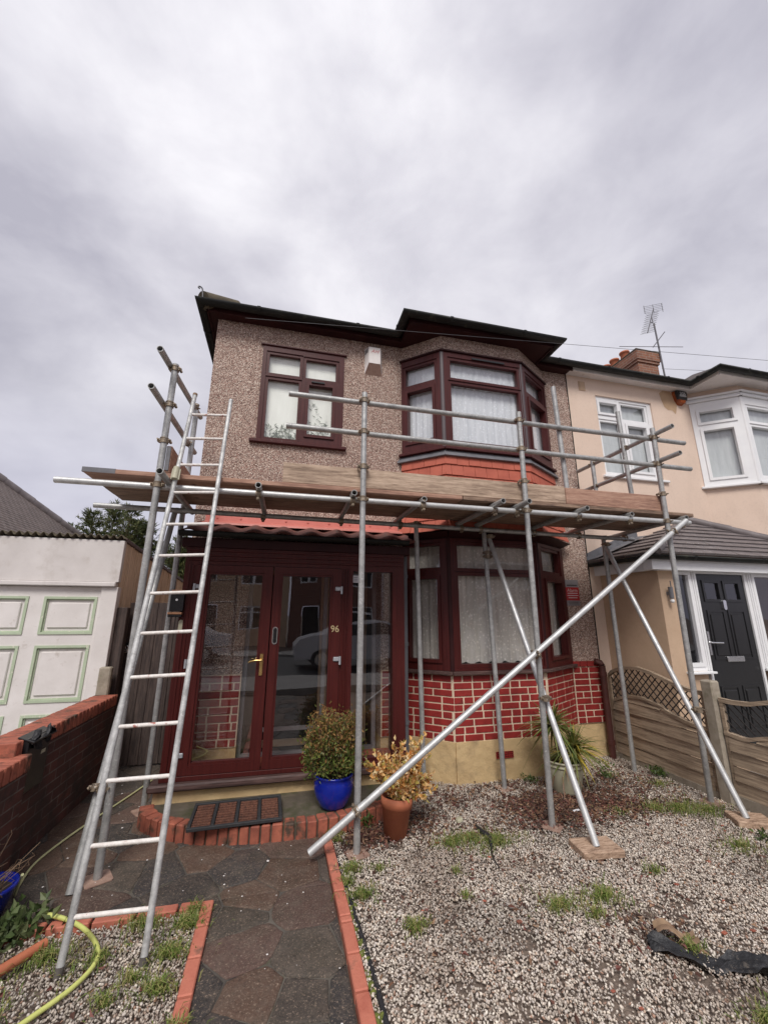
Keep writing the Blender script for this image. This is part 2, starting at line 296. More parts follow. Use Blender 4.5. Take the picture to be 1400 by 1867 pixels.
# ------------------------------------------------------------------ mesh building
class MB:
    def __init__(s): s.v = []; s.f = []; s.sm = []
    def add(s, vs, fs, smooth=False):
        o = len(s.v); s.v.extend([tuple(p) for p in vs])
        for f in fs: s.f.append(tuple(o + i for i in f)); s.sm.append(smooth)
        return s
    def quad(s, *p): return s.add(p, [tuple(range(len(p)))])
    def obox(s, o, ax, ay, az, bev=0.0):
        """box from corner o along three edge vectors; ax x ay must point along az"""
        o, ax, ay, az = map(Vector, (o, ax, ay, az))
        if ax.cross(ay).dot(az) < 0: ax, ay = ay, ax
        if bev <= 0:
            vs = [o, o + ax, o + ax + ay, o + ay, o + az, o + ax + az, o + ax + ay + az, o + ay + az]
            return s.add(vs, [(3, 2, 1, 0), (4, 5, 6, 7), (0, 1, 5, 4), (1, 2, 6, 5), (2, 3, 7, 6), (3, 0, 4, 7)])
        L = [ax.length, ay.length, az.length]; b = min(bev, min(L) * .4); X, Y, Z = ax / L[0], ay / L[1], az / L[2]
        P = {}
        vs = []; idx = {}
        for i in (0, 1):
            for j in (0, 1):
                for k in (0, 1):
                    for d in range(3):
                        c = [(b if q == 0 else L[t] - b) for t, q in enumerate((i, j, k))]
                        c[d] = 0 if (i, j, k)[d] == 0 else L[d]
                        idx[(i, j, k, d)] = len(vs); vs.append(o + X * c[0] + Y * c[1] + Z * c[2])
        fs = []
        g = lambda i, j, k, d: idx[(i, j, k, d)]
        for a in (0, 1):
            q = [g(a, 0, 0, 0), g(a, 1, 0, 0), g(a, 1, 1, 0), g(a, 0, 1, 0)]; fs.append(q if a else q[::-1])
            q = [g(0, a, 0, 1), g(0, a, 1, 1), g(1, a, 1, 1), g(1, a, 0, 1)]; fs.append(q if a else q[::-1])
            q = [g(0, 0, a, 2), g(1, 0, a, 2), g(1, 1, a, 2), g(0, 1, a, 2)]; fs.append(q if a else q[::-1])
        for a in (0, 1):
            for c in (0, 1):
                q = [g(a, c, 0, 0), g(a, c, 1, 0), g(a, c, 1, 1), g(a, c, 0, 1)]; fs.append(q)
                q = [g(a, 0, c, 0), g(a, 1, c, 0), g(a, 1, c, 2), g(a, 0, c, 2)]; fs.append(q)
                q = [g(0, a, c, 1), g(1, a, c, 1), g(1, a, c, 2), g(0, a, c, 2)]; fs.append(q)
                for k in (0, 1): fs.append([g(a, c, k, 0), g(a, c, k, 1), g(a, c, k, 2)])
        # orient outward
        ctr = o + (ax + ay + az) * .5; out_ = []
        for q in fs:
            pts = [vs[i] for i in q]; nn = (pts[1] - pts[0]).cross(pts[2] - pts[0]); cc = sum(pts, Vector()) / len(pts)
            out_.append(tuple(q) if nn.dot(cc - ctr) > 0 else tuple(q[::-1]))
        return s.add(vs, out_)
    def box(s, x0, x1, y0, y1, z0, z1, bev=0.0): return s.obox((x0, y0, z0), (x1 - x0, 0, 0), (0, y1 - y0, 0), (0, 0, z1 - z0), bev)
    def tube(s, p0, p1, r, n=14, r1=None, hollow=0.0, caps=True):
        p0, p1 = Vector(p0), Vector(p1); d = (p1 - p0).normalized(); a = d.orthogonal().normalized(); b = d.cross(a); r1 = r if r1 is None else r1
        ring = lambda c, rr: [c + (a * math.cos(2 * PI * i / n) + b * math.sin(2 * PI * i / n)) * rr for i in range(n)]
        s.add(ring(p0, r) + ring(p1, r1), [(i, (i + 1) % n, n + (i + 1) % n, n + i) for i in range(n)], True)
        if hollow:
            for c, sg, rr in ((p0, 1, r), (p1, -1, r1)):
                ri = rr - hollow; dd = d * sg * .12
                fs = [(i, (i + 1) % n, n + (i + 1) % n, n + i) for i in range(n)]
                vs = ring(c, rr) + ring(c, ri); s.add(vs, fs)
                s.add(ring(c, ri) + ring(c + dd, ri), fs, True); s.add(ring(c + dd, ri), [tuple(range(n))])
        elif caps:
            s.add(ring(p0, r), [tuple(range(n))[::-1]]); s.add(ring(p1, r1), [tuple(range(n))])
        return s
    def path(s, pts, r, n=8, caps=True):
        pts = [Vector(p) for p in pts]; rr = r if hasattr(r, '__len__') else [r] * len(pts); rings = []; a = None
        for i, p in enumerate(pts):
            d = (pts[min(i + 1, len(pts) - 1)] - pts[max(i - 1, 0)]).normalized()
            a = d.orthogonal().normalized() if a is None else (a - d * a.dot(d)).normalized()
            b = d.cross(a); rings += [p + (a * math.cos(2 * PI * k / n) + b * math.sin(2 * PI * k / n)) * rr[i] for k in range(n)]
        fs = [(i * n + k, i * n + (k + 1) % n, (i + 1) * n + (k + 1) % n, (i + 1) * n + k) for i in range(len(pts) - 1) for k in range(n)]
        s.add(rings, fs, True)
        if caps: s.add(rings[:n], [tuple(range(n))[::-1]]); s.add(rings[-n:], [tuple(range(n))])
        return s
    def lathe(s, c, prof, n=32, tilt=None):
        c = Vector(c); M = tilt or Matrix.Identity(3); vs = []
        for r, z in prof: vs += [c + M @ Vector((r * math.cos(2 * PI * i / n), r * math.sin(2 * PI * i / n), z)) for i in range(n)]
        fs = [(j * n + i, j * n + (i + 1) % n, (j + 1) * n + (i + 1) % n, (j + 1) * n + i) for j in range(len(prof) - 1) for i in range(n)]
        s.add(vs, fs, True); return s
    def prism(s, poly, z0, z1):
        """poly ccw (x,y)"""
        n = len(poly); vs = [(x, y, z0) for x, y in poly] + [(x, y, z1) for x, y in poly]
        return s.add(vs, [tuple(range(n))[::-1], tuple(range(n, 2 * n))] + [(i, (i + 1) % n, n + (i + 1) % n, n + i) for i in range(n)])
    def plate(s, fr, u0, u1, z0, z1, holes, d0, d1):
        """wall plate on segment frame fr between outward offsets d0 (back) and d1 (front) with rectangular holes"""
        us = sorted({u0, u1, *[h[0] for h in holes], *[h[1] for h in holes]}); zs = sorted({z0, z1, *[h[2] for h in holes], *[h[3] for h in holes]})
        us = [u for u in us if u0 - 1e-6 <= u <= u1 + 1e-6]; zs = [z for z in zs if z0 - 1e-6 <= z <= z1 + 1e-6]
        nu, nz = len(us) - 1, len(zs) - 1
        solid = [[not any(h[0] <= (us[i] + us[i + 1]) / 2 <= h[1] and h[2] <= (zs[j] + zs[j + 1]) / 2 <= h[3] for h in holes) for j in range(nz)] for i in range(nu)]
        S = lambda i, j: 0 <= i < nu and 0 <= j < nz and solid[i][j]
        P = fr.p
        for i in range(nu):
            for j in range(nz):
                if not S(i, j): continue
                a, b, c, d = us[i], us[i + 1], zs[j], zs[j + 1]
                s.quad(P(a, c, d1), P(b, c, d1), P(b, d, d1), P(a, d, d1)); s.quad(P(a, c, d0), P(a, d, d0), P(b, d, d0), P(b, c, d0))
                if not S(i - 1, j): s.quad(P(a, c, d0), P(a, c, d1), P(a, d, d1), P(a, d, d0))
                if not S(i + 1, j): s.quad(P(b, c, d1), P(b, c, d0), P(b, d, d0), P(b, d, d1))
                if not S(i, j - 1): s.quad(P(a, c, d0), P(b, c, d0), P(b, c, d1), P(a, c, d1))
                if not S(i, j + 1): s.quad(P(a, d, d1), P(b, d, d1), P(b, d, d0), P(a, d, d0))
        return s
    def fbox(s, fr, u0, u1, z0, z1, d0, d1, bev=0.0):
        o = fr.p(u0, z0, d0); return s.obox(o, fr.t * (u1 - u0), fr.n * (d1 - d0), Vector((0, 0, z1 - z0)), bev)

class Fr:
    """vertical facade frame: origin, run direction, outward normal"""
    def __init__(s, p0, p1=None):
        s.o = Vector((*p0, 0)); t = Vector((p1[0] - p0[0], p1[1] - p0[1], 0)) if p1 else Vector((1, 0, 0)); s.L = t.length; s.t = t.normalized(); s.n = Vector((s.t.y, -s.t.x, 0))
    def p(s, u, z, d=0.0): return s.o + s.t * u + s.n * d + Vector((0, 0, z))

ALL = []
def link(o): scene.collection.objects.link(o); ALL.append(o); return o
def meta(o, label=None, cat=None, group=None, kind=None):
    for k, v in (('label', label), ('category', cat), ('group', group), ('kind', kind)):
        if v: o[k] = v
    return o
def thing(name, loc, label, cat, group=None):
    o = bpy.data.objects.new(name, None); o.location = loc; o.empty_display_size = .2; link(o); o['base'] = 1; del o['base']
    return meta(o, label, cat, group)
BASE = {}
def base_of(parent):
    while parent is not None and parent.parent is not None: parent = parent.parent
    return Vector(parent.location) if parent is not None else Vector((0, 0, 0))
def build(name, mb, mat, parent=None, origin=None, tint=None, label=None, uv=True):
    """link the builder as ONE mesh object; vertices are given in world space"""
    off = base_of(parent) if parent is not None else Vector(origin or (0, 0, 0))
    me = bpy.data.meshes.new(name); me.from_pydata([(v[0] - off.x, v[1] - off.y, v[2] - off.z) for v in mb.v], [], mb.f)
    me.polygons.foreach_set('use_smooth', mb.sm)
    if uv and len(mb.f) < 60000:
        l = me.uv_layers.new(name='UVMap'); nv = np.empty(len(me.loops) * 2, dtype=np.float32); V = np.array(mb.v); k = 0
        for poly in me.polygons:
            n = poly.normal
            for vi in poly.vertices:
                x, y, z = V[vi]
                if abs(n.z) > .85: nv[k] = x; nv[k + 1] = y
                else:
                    q = math.hypot(n.x, n.y); tx, ty = -n.y / q, n.x / q; nv[k] = x * tx + y * ty; nv[k + 1] = z / math.sqrt(max(1 - n.z * n.z, .05))
                k += 2
        l.data.foreach_set('uv', nv)
    if tint is not None:
        a = me.color_attributes.new('tint', 'FLOAT_COLOR', 'POINT'); arr = np.ones((len(mb.v), 4), dtype=np.float32); arr[:, :3] = tint; a.data.foreach_set('color', arr.ravel())
    me.materials.append(MATS[mat]); me.update()
    o = bpy.data.objects.new(name, me); link(o)
    if parent is not None: o.parent = parent
    else: o.location = off
    if label: o['label'] = label
    return o
def solo(name, mb, mat, origin, label, cat, group=None, **k): return meta(build(name, mb, mat, None, origin, **k), label, cat, group)
def struct(name, mb, mat, **k): return meta(build(name, mb, mat, **k), kind='structure')
def dup(o, loc=None, parent=None, rot=None):
    c = o.copy(); link(c)
    if parent is not None: c.parent = parent
    for ch in list(o.children): dup(ch, None, c)
    if loc is not None: c.location = loc
    if rot is not None: c.rotation_euler = rot
    return c
def text_mb(s, fr, u, z, size, d, depth=.002, align='CENTER', shear=0, sx=1.0):
    cu = bpy.data.curves.new('txt', 'FONT'); cu.body = s; cu.size = size; cu.extrude = depth; cu.align_x = align; cu.align_y = 'CENTER'; cu.shear = shear
    ob = bpy.data.objects.new('txt', cu); scene.collection.objects.link(ob); me = bpy.data.meshes.new_from_object(ob)
    mb = MB(); vs = [fr.p(u + v.co.x * sx, z + v.co.y, d + v.co.z) for v in me.vertices]; mb.add(vs, [tuple(p.vertices) for p in me.polygons])
    bpy.data.objects.remove(ob); bpy.data.curves.remove(cu); bpy.data.meshes.remove(me); return mb
def ray_rect(a, b): return (min(a[0], b[0]), max(a[0], b[0]), min(a[1], b[1]), max(a[1], b[1]))

def window(parent, fr, outer, sashes, mat, d_back=-.02, d_front=.04, rim=.032, gmat='glass', name='window', heads=True, sill=None, sillmat=None):
    """frame plate with sash rings; sashes = list of (u0,u1,z0,z1,kind) glass rectangles; kind 1 = opening sash standing proud"""
    u0, u1, z0, z1 = outer; mb = MB()
    holes = [(a - rim, b + rim, c - rim, d + rim) for a, b, c, d, k in sashes]
    mb.plate(fr, u0, u1, z0, z1, holes, d_back, d_front)
    for (a, b, c, d, k), h in zip(sashes, holes):
        e = .016 if k else -.012
        mb.plate(fr, h[0] + .001, h[1] - .001, h[2] + .001, h[3] - .001, [(a + .006, b - .006, c + .006, d - .006)], d_back + .004, d_front + e)
        mb.plate(fr, h[0] + rim * .45, h[1] - rim * .45, h[2] + rim * .45, h[3] - rim * .45, [(a, b, c, d)], d_back + .006, d_front + e - .010 if k else d_front + e - .008)
    f = build(name, mb, mat, parent)
    g = MB()
    for a, b, c, d, k in sashes: g.quad(fr.p(a - .01, c - .01, d_back + .012), fr.p(b + .01, c - .01, d_back + .012), fr.p(b + .01, d + .01, d_back + .012), fr.p(a - .01, d + .01, d_back + .012))
    build('glass', g, gmat, f)
    if sill: s_ = MB(); s_.fbox(fr, sill[0], sill[1], sill[2], sill[3], -.02, sill[4], .006); build('sill', s_, sillmat or mat, f)
    return f
def drape(fr, u0, u1, z0, z1, d, amp, waves, scallop=0, nu=90, nz=10, seed=1):
    rs = random.Random(seed); ph = [rs.uniform(0, 6.28) for _ in range(3)]; vs = []; mb = MB()
    for j in range(nz + 1):
        for i in range(nu + 1):
            t = i / nu; u = u0 + (u1 - u0) * t
            zz0 = z0 + (scallop * (1 - abs(math.sin(t * PI * waves * .55))) if scallop else 0)
            z = zz0 + (z1 - zz0) * j / nz
            k = 1 - .35 * j / nz
            dd = amp * k * (math.sin(t * 2 * PI * waves + ph[0]) + .6 * math.sin(t * 2 * PI * waves * 1.63 + ph[1]) + .4 * math.sin(t * 2 * PI * waves * .47 + ph[2]))
            vs.append(fr.p(u, z, d + dd))
    mb.add(vs, [(j * (nu + 1) + i, j * (nu + 1) + i + 1, (j + 1) * (nu + 1) + i + 1, (j + 1) * (nu + 1) + i) for j in range(nz) for i in range(nu)], True)
    return mb

def smooth(P, k=8):
    P = [Vector(p) for p in P]; out = []
    for i in range(len(P) - 1):
        p0, p1, p2, p3 = P[max(i - 1, 0)], P[i], P[i + 1], P[min(i + 2, len(P) - 1)]
        for q in range(k): t = q / k; out.append(.5 * ((2 * p1) + (-p0 + p2) * t + (2 * p0 - 5 * p1 + 4 * p2 - p3) * t * t + (-p0 + 3 * p1 - 3 * p2 + p3) * t ** 3))
    return out + [P[-1]]

# ================================================================== GROUND
M_ = 4.6
g = MB(); g.quad((-400, -400, -.02), (400, -400, -.02), (400, 400, -.02), (-400, 400, -.02)); struct('ground', g, 'earth', uv=False)
g = MB(); g.prism([(-60, -9.5), (60, -9.5), (60, -3.2), (-60, -3.2)], -.016, -.012); struct('road', g, 'asphalt', uv=False)
g = MB(); g.prism([(-60, -3.2), (60, -3.2), (60, -1.2), (-60, -1.2)], -.010, .10); struct('pavement', g, 'slab_pavement', uv=False)
g = MB(); g.prism([(-60, -11.5), (60, -11.5), (60, -9.5), (-60, -9.5)], -.010, .10); struct('pavement', g, 'slab_pavement', uv=False)
g = MB()
pv = [(-1.75, 2.98), (-.275, 2.92), (-.262, -1.2), (.41, -1.2), (.405, 3.62), (1.30, 4.7), (-.9, 4.7), (-.9, 12), (-1.75, 12)]
g.prism(pv, -.012, .001); struct('path', g, 'mortar_bed', uv=False)
def clip(poly, nx, ny, c):
    out = []; n = len(poly)
    for i in range(n):
        a, b = poly[i], poly[(i + 1) % n]; da, db = nx * a[0] + ny * a[1] - c, nx * b[0] + ny * b[1] - c
        if da <= 0: out.append(a)
        if (da < 0 < db) or (db < 0 < da): t = da / (da - db); out.append((a[0] + (b[0] - a[0]) * t, a[1] + (b[1] - a[1]) * t))
    return out
def flagstones():
    rg = random.Random(31); S = []; tries = 0
    while tries < 9000:
        tries += 1; p = (rg.uniform(-1.9, .6), rg.uniform(-1.4, 7.5)); 
        if all((p[0] - q[0]) ** 2 + (p[1] - q[1]) ** 2 > (.16 + .16 * ((k * 7) % 5) / 4) ** 2 for k, q in enumerate(S)): S.append(p)
    mb = MB(); T = []; pal = [(.058, .050, .046), (.070, .057, .048), (.062, .055, .052), (.115, .070, .050), (.050, .045, .044), (.064, .055, .050), (.105, .064, .052), (.080, .066, .054), (.054, .049, .048)]
    nz = lambda x, y: .5 * math.sin(x * 31 + y * 17) + .35 * math.sin(x * 57 - y * 43 + 1) + .25 * math.sin(x * 101 + y * 89)
    for k, s_ in enumerate(S):
        col = np.array(pal[rg.randrange(len(pal))]) * rg.uniform(.85, 1.2); zt = .0075 + rg.uniform(-.002, .0025); tx, ty = rg.uniform(-.006, .006), rg.uniform(-.006, .006); gap = rg.uniform(.0015, .005)
        for (x0, x1, y0, y1) in ((-1.60, .404, 2.985, 6.2), (-.262, .404, -1.2, 2.985)):
            P = [(x0, y0), (x1, y0), (x1, y1), (x0, y1)]
            for q in S:
                if q is s_: continue
                dx, dy = q[0] - s_[0], q[1] - s_[1]; d = math.hypot(dx, dy)
                if d > 1.5: continue
                dx /= d; dy /= d; P = clip(P, dx, dy, dx * (s_[0] + q[0]) / 2 + dy * (s_[1] + q[1]) / 2 - gap)
                if len(P) < 3: break
            if len(P) < 3: continue
            A = abs(sum(P[i][0] * P[(i + 1) % len(P)][1] - P[(i + 1) % len(P)][0] * P[i][1] for i in range(len(P)))) / 2
            if A < .002: continue
            cx = sum(p[0] for p in P) / len(P); cy = sum(p[1] for p in P) / len(P); E_ = []
            for i in range(len(P)):
                a, b = P[i], P[(i + 1) % len(P)]; L = math.hypot(b[0] - a[0], b[1] - a[1]); m_ = max(1, int(L / .035))
                for j in range(m_):
                    t = j / m_; x, y = a[0] + (b[0] - a[0]) * t, a[1] + (b[1] - a[1]) * t; dd = math.hypot(x - cx, y - cy) or 1; w_ = (.006 * nz(x, y) - .0005) - (.004 if j == 0 else 0)
                    onedge = min(abs(x - x0), abs(x - x1), abs(y - 2.985)) < 1e-4
                    if not onedge: x += (x - cx) / dd * w_; y += (y - cy) / dd * w_
                    E_.append((x, y))
            n = len(E_)
            if n < 4: continue
            ring = lambda f, z: [(cx + (x - cx) * f, cy + (y - cy) * f, z + (x - cx) * tx + (y - cy) * ty) for x, y in E_]
            R_ = max(.05, math.sqrt(A / PI)); f1 = 1 - .005 / R_; f2 = 1 - .02 / R_
            vs = [(x, y, -.004) for x, y in E_] + ring(1, zt - .004) + ring(f1, zt - .001) + ring(f2, zt) + [(cx, cy, zt)]
            fs = [(r * n + i, r * n + (i + 1) % n, (r + 1) * n + (i + 1) % n, (r + 1) * n + i) for r in range(3) for i in range(n)] + [(3 * n + i, 3 * n + (i + 1) % n, 4 * n) for i in range(n)]
            mb.add(vs, fs, True); T += [col] * len(vs)
    o = build('paving', mb, 'flagstone', None, (0, 0, 0), tint=np.array(T), uv=False); o['kind'] = 'structure'
flagstones()
g = MB(); g.prism([(-8, -1.2), (-1.80, -1.2), (-1.80, 5.3), (-8, 5.3)], -.01, .004); struct('driveway', g, 'slab_pavement', uv=False)
g = MB(); g.prism([(4.05, -1.2), (12, -1.2), (12, 4.6), (4.05, 4.6)], -.01, .004); struct('front_path', g, 'slab_pavement', uv=False)

# ================================================================== OUR HOUSE
house = thing('terraced_house', (1.5, M_, 0), 'brown pebbledash house with dark red windows, porch and bay behind the scaffolding', 'house')
HX0, HX1 = -.95, 3.90
W = Fr((0, M_)); BP = [(1.37, M_), (1.785, 4.23), (2.892, 4.23), (3.50, M_)]
BL, BF, BR = Fr(BP[0], BP[1]), Fr(BP[1], BP[2]), Fr(BP[2], BP[3]); SEG = (BL, BF, BR)
ZS = 5.10
mb = MB()
mb.plate(W, HX0, HX1, 0.37, ZS, [(-.40, .60, 3.58, 4.83), (1.43, 3.44, .9, 2.6), (1.43, 3.44, 3.5, 4.9), (-.335, 1.10, .37, 2.14)], -.26, 0)
SW = Fr((HX0, 11.0), (HX0, M_ + .26)); mb.plate(SW, 0, SW.L, 0.0, ZS, [], -.25, 0)
for fr in SEG: mb.plate(fr, 0, fr.L, 4.86, ZS, [], -.10, .0)
build('wall', mb, 'pebble', house)
# plinth
mb = MB(); mb.plate(W, HX0, HX1, 0, .37, [(-.335, 1.10, .16, .5)], -.26, .0)
for fr in SEG: mb.plate(fr, 0, fr.L, -.02, .372, [], -.12, .012)
build('plinth', mb, 'plinth_cream', house)
# painted brick bands
mo = MB(); br = MB(); rsb = random.Random(3)
def bricks(fr, u0, u1, z0, rows, rh, d, start=0):
    for r in range(rows):
        za = z0 + r * rh; u = u0 - (.11 if (r + start) % 2 else 0.0); k = r + start
        while u < u1 - .012:
            L = .112 if rsb.random() < .33 else .215; a, b = max(u, u0), min(u + L - .012, u1)
            if b - a > .03: br.fbox(fr, a + .002, b - .002, za + .0062 + rsb.uniform(-.001, .001), za + rh - .0062, d - .01, d + .006 + rsb.uniform(-.001, .0015), .003)
            u += L
for i, fr in enumerate(SEG):
    mo.plate(fr, 0, fr.L, .372, 1.003, [], -.10, .0); bricks(fr, .0, fr.L, .372, 9, .0701, .0, i)
mo.plate(W, 3.50, HX1, .372, 1.07, [], .001, .012); bricks(W, 3.51, HX1 - .015, .372, 9, .0701, .012, 1)
for i in range(4): br.fbox(W, 3.50 + i * .1, 3.593 + i * .1, 1.008, 1.07, .0, .03, .003)
build('mortar', mo, 'cream_mortar', house); build('brick_band', br, 'painted_brick', house); mo = MB(); br = MB()
mo.plate(W, HX0, -.335, .37, 1.03, [], .001, .010); bricks(W, HX0 + .01, -.345, .372, 9, .0725, .010, 0)
build('mortar', mo, 'cream_mortar', house); build('brick_band', br, 'painted_brick', house); mo = MB(); br = MB()
mo.plate(W, 1.10, 1.36, .37, 1.03, [], .001, .010); bricks(W, 1.11, 1.34, .372, 9, .0725, .010, 1)
build('mortar', mo, 'cream_mortar', house); build('brick_band', br, 'painted_brick', house)
# air brick
mb = MB(); ab = build('air_brick', mb.plate(BF, .43, .62, .205, .265, [(.44 + i * .0225, .455 + i * .0225, .213 + j * .019, .225 + j * .019) for i in range(8) for j in range(3)], .012, .024), 'painted_brick', house); build('shade_backing', MB().fbox(BF, .435, .615, .208, .262, .004, .0135), 'gutter_black', ab)  # solid black backing stands in for the shade inside the holes
# interior shell (rooms behind the glass)
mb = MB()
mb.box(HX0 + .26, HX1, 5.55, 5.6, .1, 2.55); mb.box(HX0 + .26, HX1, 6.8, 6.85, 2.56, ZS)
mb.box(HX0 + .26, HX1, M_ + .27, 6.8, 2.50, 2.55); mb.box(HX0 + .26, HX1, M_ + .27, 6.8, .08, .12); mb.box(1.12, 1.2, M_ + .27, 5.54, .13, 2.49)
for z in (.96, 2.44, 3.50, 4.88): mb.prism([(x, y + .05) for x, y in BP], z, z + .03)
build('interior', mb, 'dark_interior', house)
# --- upper left window
window(house, W, (-.40, .60, 3.58, 4.83), [(-.325, .055, 4.46, 4.73, 0), (.12, .505, 4.455, 4.72, 0), (-.32, .055, 3.615, 4.385, 0), (.168, .468, 3.69, 4.36, 1)], 'pvc_upper', -.05, .012, .030, 'glass', sill=(-.47, .65, 3.535, 3.575, .05))
mb = MB(); mb.fbox(W, -.43, .63, 4.832, 4.852, -.01, .03, .003); build('window_head', mb, 'pvc_upper', house)
mb = MB(); mb.fbox(W, .20, .36, 4.385, 4.402, .03, .045); build('trickle_vent', mb, 'black_plastic', house)
build('blind', drape(W, -.37, .57, 3.6, 4.8, -.075, .001, 5), 'blind', house)
# --- upper bay
def bay(z0, z1, front, left, right, mat, hi, curt, seed):
    pr = {}
    window(house, BF, (0.012, BF.L - .012, z0, z1), front, mat, -.05, .022, .034, 'glass', 'bay_window')
    window(house, BL, (.0, BL.L - .012, z0, z1), left, mat, -.05, .022, .030, 'glass', 'bay_window')
    window(house, BR, (.012, BR.L, z0, z1), right, mat, -.05, .022, .030, 'glass', 'bay_window')
    for (x, y) in BP[1:3]: build('corner_post', MB().tube((x, y + .012, z0), (x, y + .012, z1), .036, 10), 'post_grey' if hi else 'fascia_dark', house)
    mb = MB()
    for fr, a, b in ((BL, -.03, BL.L + .015), (BF, -.015, BF.L + .015), (BR, -.015, BR.L + .03)): mb.fbox(fr, a, b, z0 - .035, z0 - .002, -.02, .062, .004)
    build('sill', mb, mat if hi else 'sillwood', house)
    for fr, s_, n in ((BF, 0, 60), (BL, 1, 30), (BR, 2, 30)):
        build('net_curtain', drape(fr, .03, fr.L - .03, (z0 + .06), z1 - .03, -.085, .0045 if hi else .007, 11 * fr.L, .022 if not hi else 0, seed=seed + s_), curt, house)
X = lambda x: x - BP[1][0]
bay(3.555, 4.86, [(X(1.885), X(2.838), 4.50, 4.76, 0), (X(1.885), X(2.838), 3.65, 4.43, 0)], [(.05, .462, 4.49, 4.75, 0), (.082, .432, 3.69, 4.39, 1)], [(.11, .64, 4.50, 4.76, 0), (.135, .61, 3.69, 4.39, 1)], 'pvc_upper', True, 'net', 10)
bay(1.045, 2.45, [(X(1.875), X(2.835), 2.115, 2.385, 0), (X(1.875), X(2.83), 1.105, 2.045, 0)], [(.05, .455, 2.125, 2.385, 0), (.08, .425, 1.15, 2.01, 1)], [(.11, .60, 2.125, 2.385, 0), (.135, .58, 1.15, 2.01, 1)], 'pvc_red', False, 'net_low', 30)
mb = MB(); mb.fbox(BF, .40, .86, 4.80, 4.822, .02, .035); build('trickle_vent', mb, 'black_plastic', house)
mb = MB()
for fr in SEG: mb.fbox(fr, -.02, fr.L + .02, 4.862, 4.885, -.01, .045, .003)
build('window_head', mb, 'fascia_dark', house)
# lead flashing under upper sill
mb = MB()
for fr, a, b in ((BL, -.05, BL.L + .02), (BF, -.02, BF.L + .02), (BR, -.02, BR.L + .07)):
    mb.add([fr.p(a, 3.515, .02), fr.p(b, 3.515, .02), fr.p(b, 3.44, .062), fr.p(a, 3.44, .062), fr.p(a, 3.515, .0), fr.p(b, 3.515, 0), fr.p(b, 3.43, .04), fr.p(a, 3.43, .04)], [(3, 2, 1, 0), (4, 5, 6, 7), (0, 1, 5, 4), (7, 6, 2, 3)])
build('lead_flashing', mb, 'lead', house)
# tile hanging between bays, flaring at the bottom
tl = MB(); ti = random.Random(5); rows = 7; z_top, z_bot = 3.47, 2.525
def flare(z):
    t = max(0, (z_top - z) / (z_top - z_bot)); return .022 + .10 * t ** 2.4
for fr, ea, eb in ((BL, 0, 1), (BF, 1, 1), (BR, 1, 0)):
    half = math.tan(rad(20))
    for r in range(rows):
        za = z_top - (r + 1) * (z_top - z_bot) / rows; zb = z_top - r * (z_top - z_bot) / rows + .012
        da, db = flare(za) + .016, flare(zb) + .002
        ex = da * .36; u = -ex * ea - (.075 if r % 2 else 0); uend = fr.L + ex * eb
        while u < uend - .01:
            a, b = max(u, -ex * ea), min(u + .146, uend); j = ti.uniform(-.0025, .0035)
            if b - a > .02:
                th = .012
                v = [fr.p(a, za + j, da + j), fr.p(b, za + j, da + j), fr.p(b, zb, db), fr.p(a, zb, db), fr.p(a, za + j, da - th), fr.p(b, za + j, da - th), fr.p(b, zb, db - th), fr.p(a, zb, db - th)]
                tl.add(v, [(0, 1, 2, 3), (7, 6, 5, 4), (0, 4, 5, 1), (1, 5, 6, 2), (3, 7, 4, 0)])
            u += .150
build('tile_hanging', tl, 'tile_red', house)
mb = MB()
for fr in SEG:
    mb.plate(fr, 0, fr.L, 2.45, 3.515, [], -.10, .008)
    mb.add([fr.p(-.045, 2.512, .135), fr.p(fr.L + .045, 2.512, .135), fr.p(fr.L, 2.46, .01), fr.p(0, 2.46, .01)], [(0, 1, 2, 3)])
build('bay_backing', mb, 'fascia_dark', house)
# --- eaves
GZ = 5.165
EA = [(-1.065, 11.0), (-1.065, 4.455), (1.32, 4.455), (1.32, 4.06), (3.335, 4.06), (3.335, 4.455), (3.93, 4.455)]
mb = MB(); mb.add([(-1.065, 11, ZS), (-1.065, 4.455, ZS), (3.90, 4.455, ZS), (3.90, M_ + .1, ZS), (-.7, M_ + .1, ZS), (-.7, 11, ZS)], [(0, 1, 4, 5), (1, 2, 3, 4)])
mb.add([(1.32, 4.06, ZS - .001), (3.335, 4.06, ZS - .001), (3.335, 4.455, ZS - .001), (1.32, 4.455, ZS - .001)], [(3, 2, 1, 0)])
for v0, v1 in zip(EA[:-1], EA[1:]):
    a, b = Vector((*v0, 0)), Vector((*v1, 0)); t = (b - a).normalized(); n = Vector((t.y, -t.x, 0))
    mb.obox(a + Vector((0, 0, ZS - .014)) - n * .022, b - a, n * .020, (0, 0, .085))
build('soffit', mb, 'fascia_dark', house)
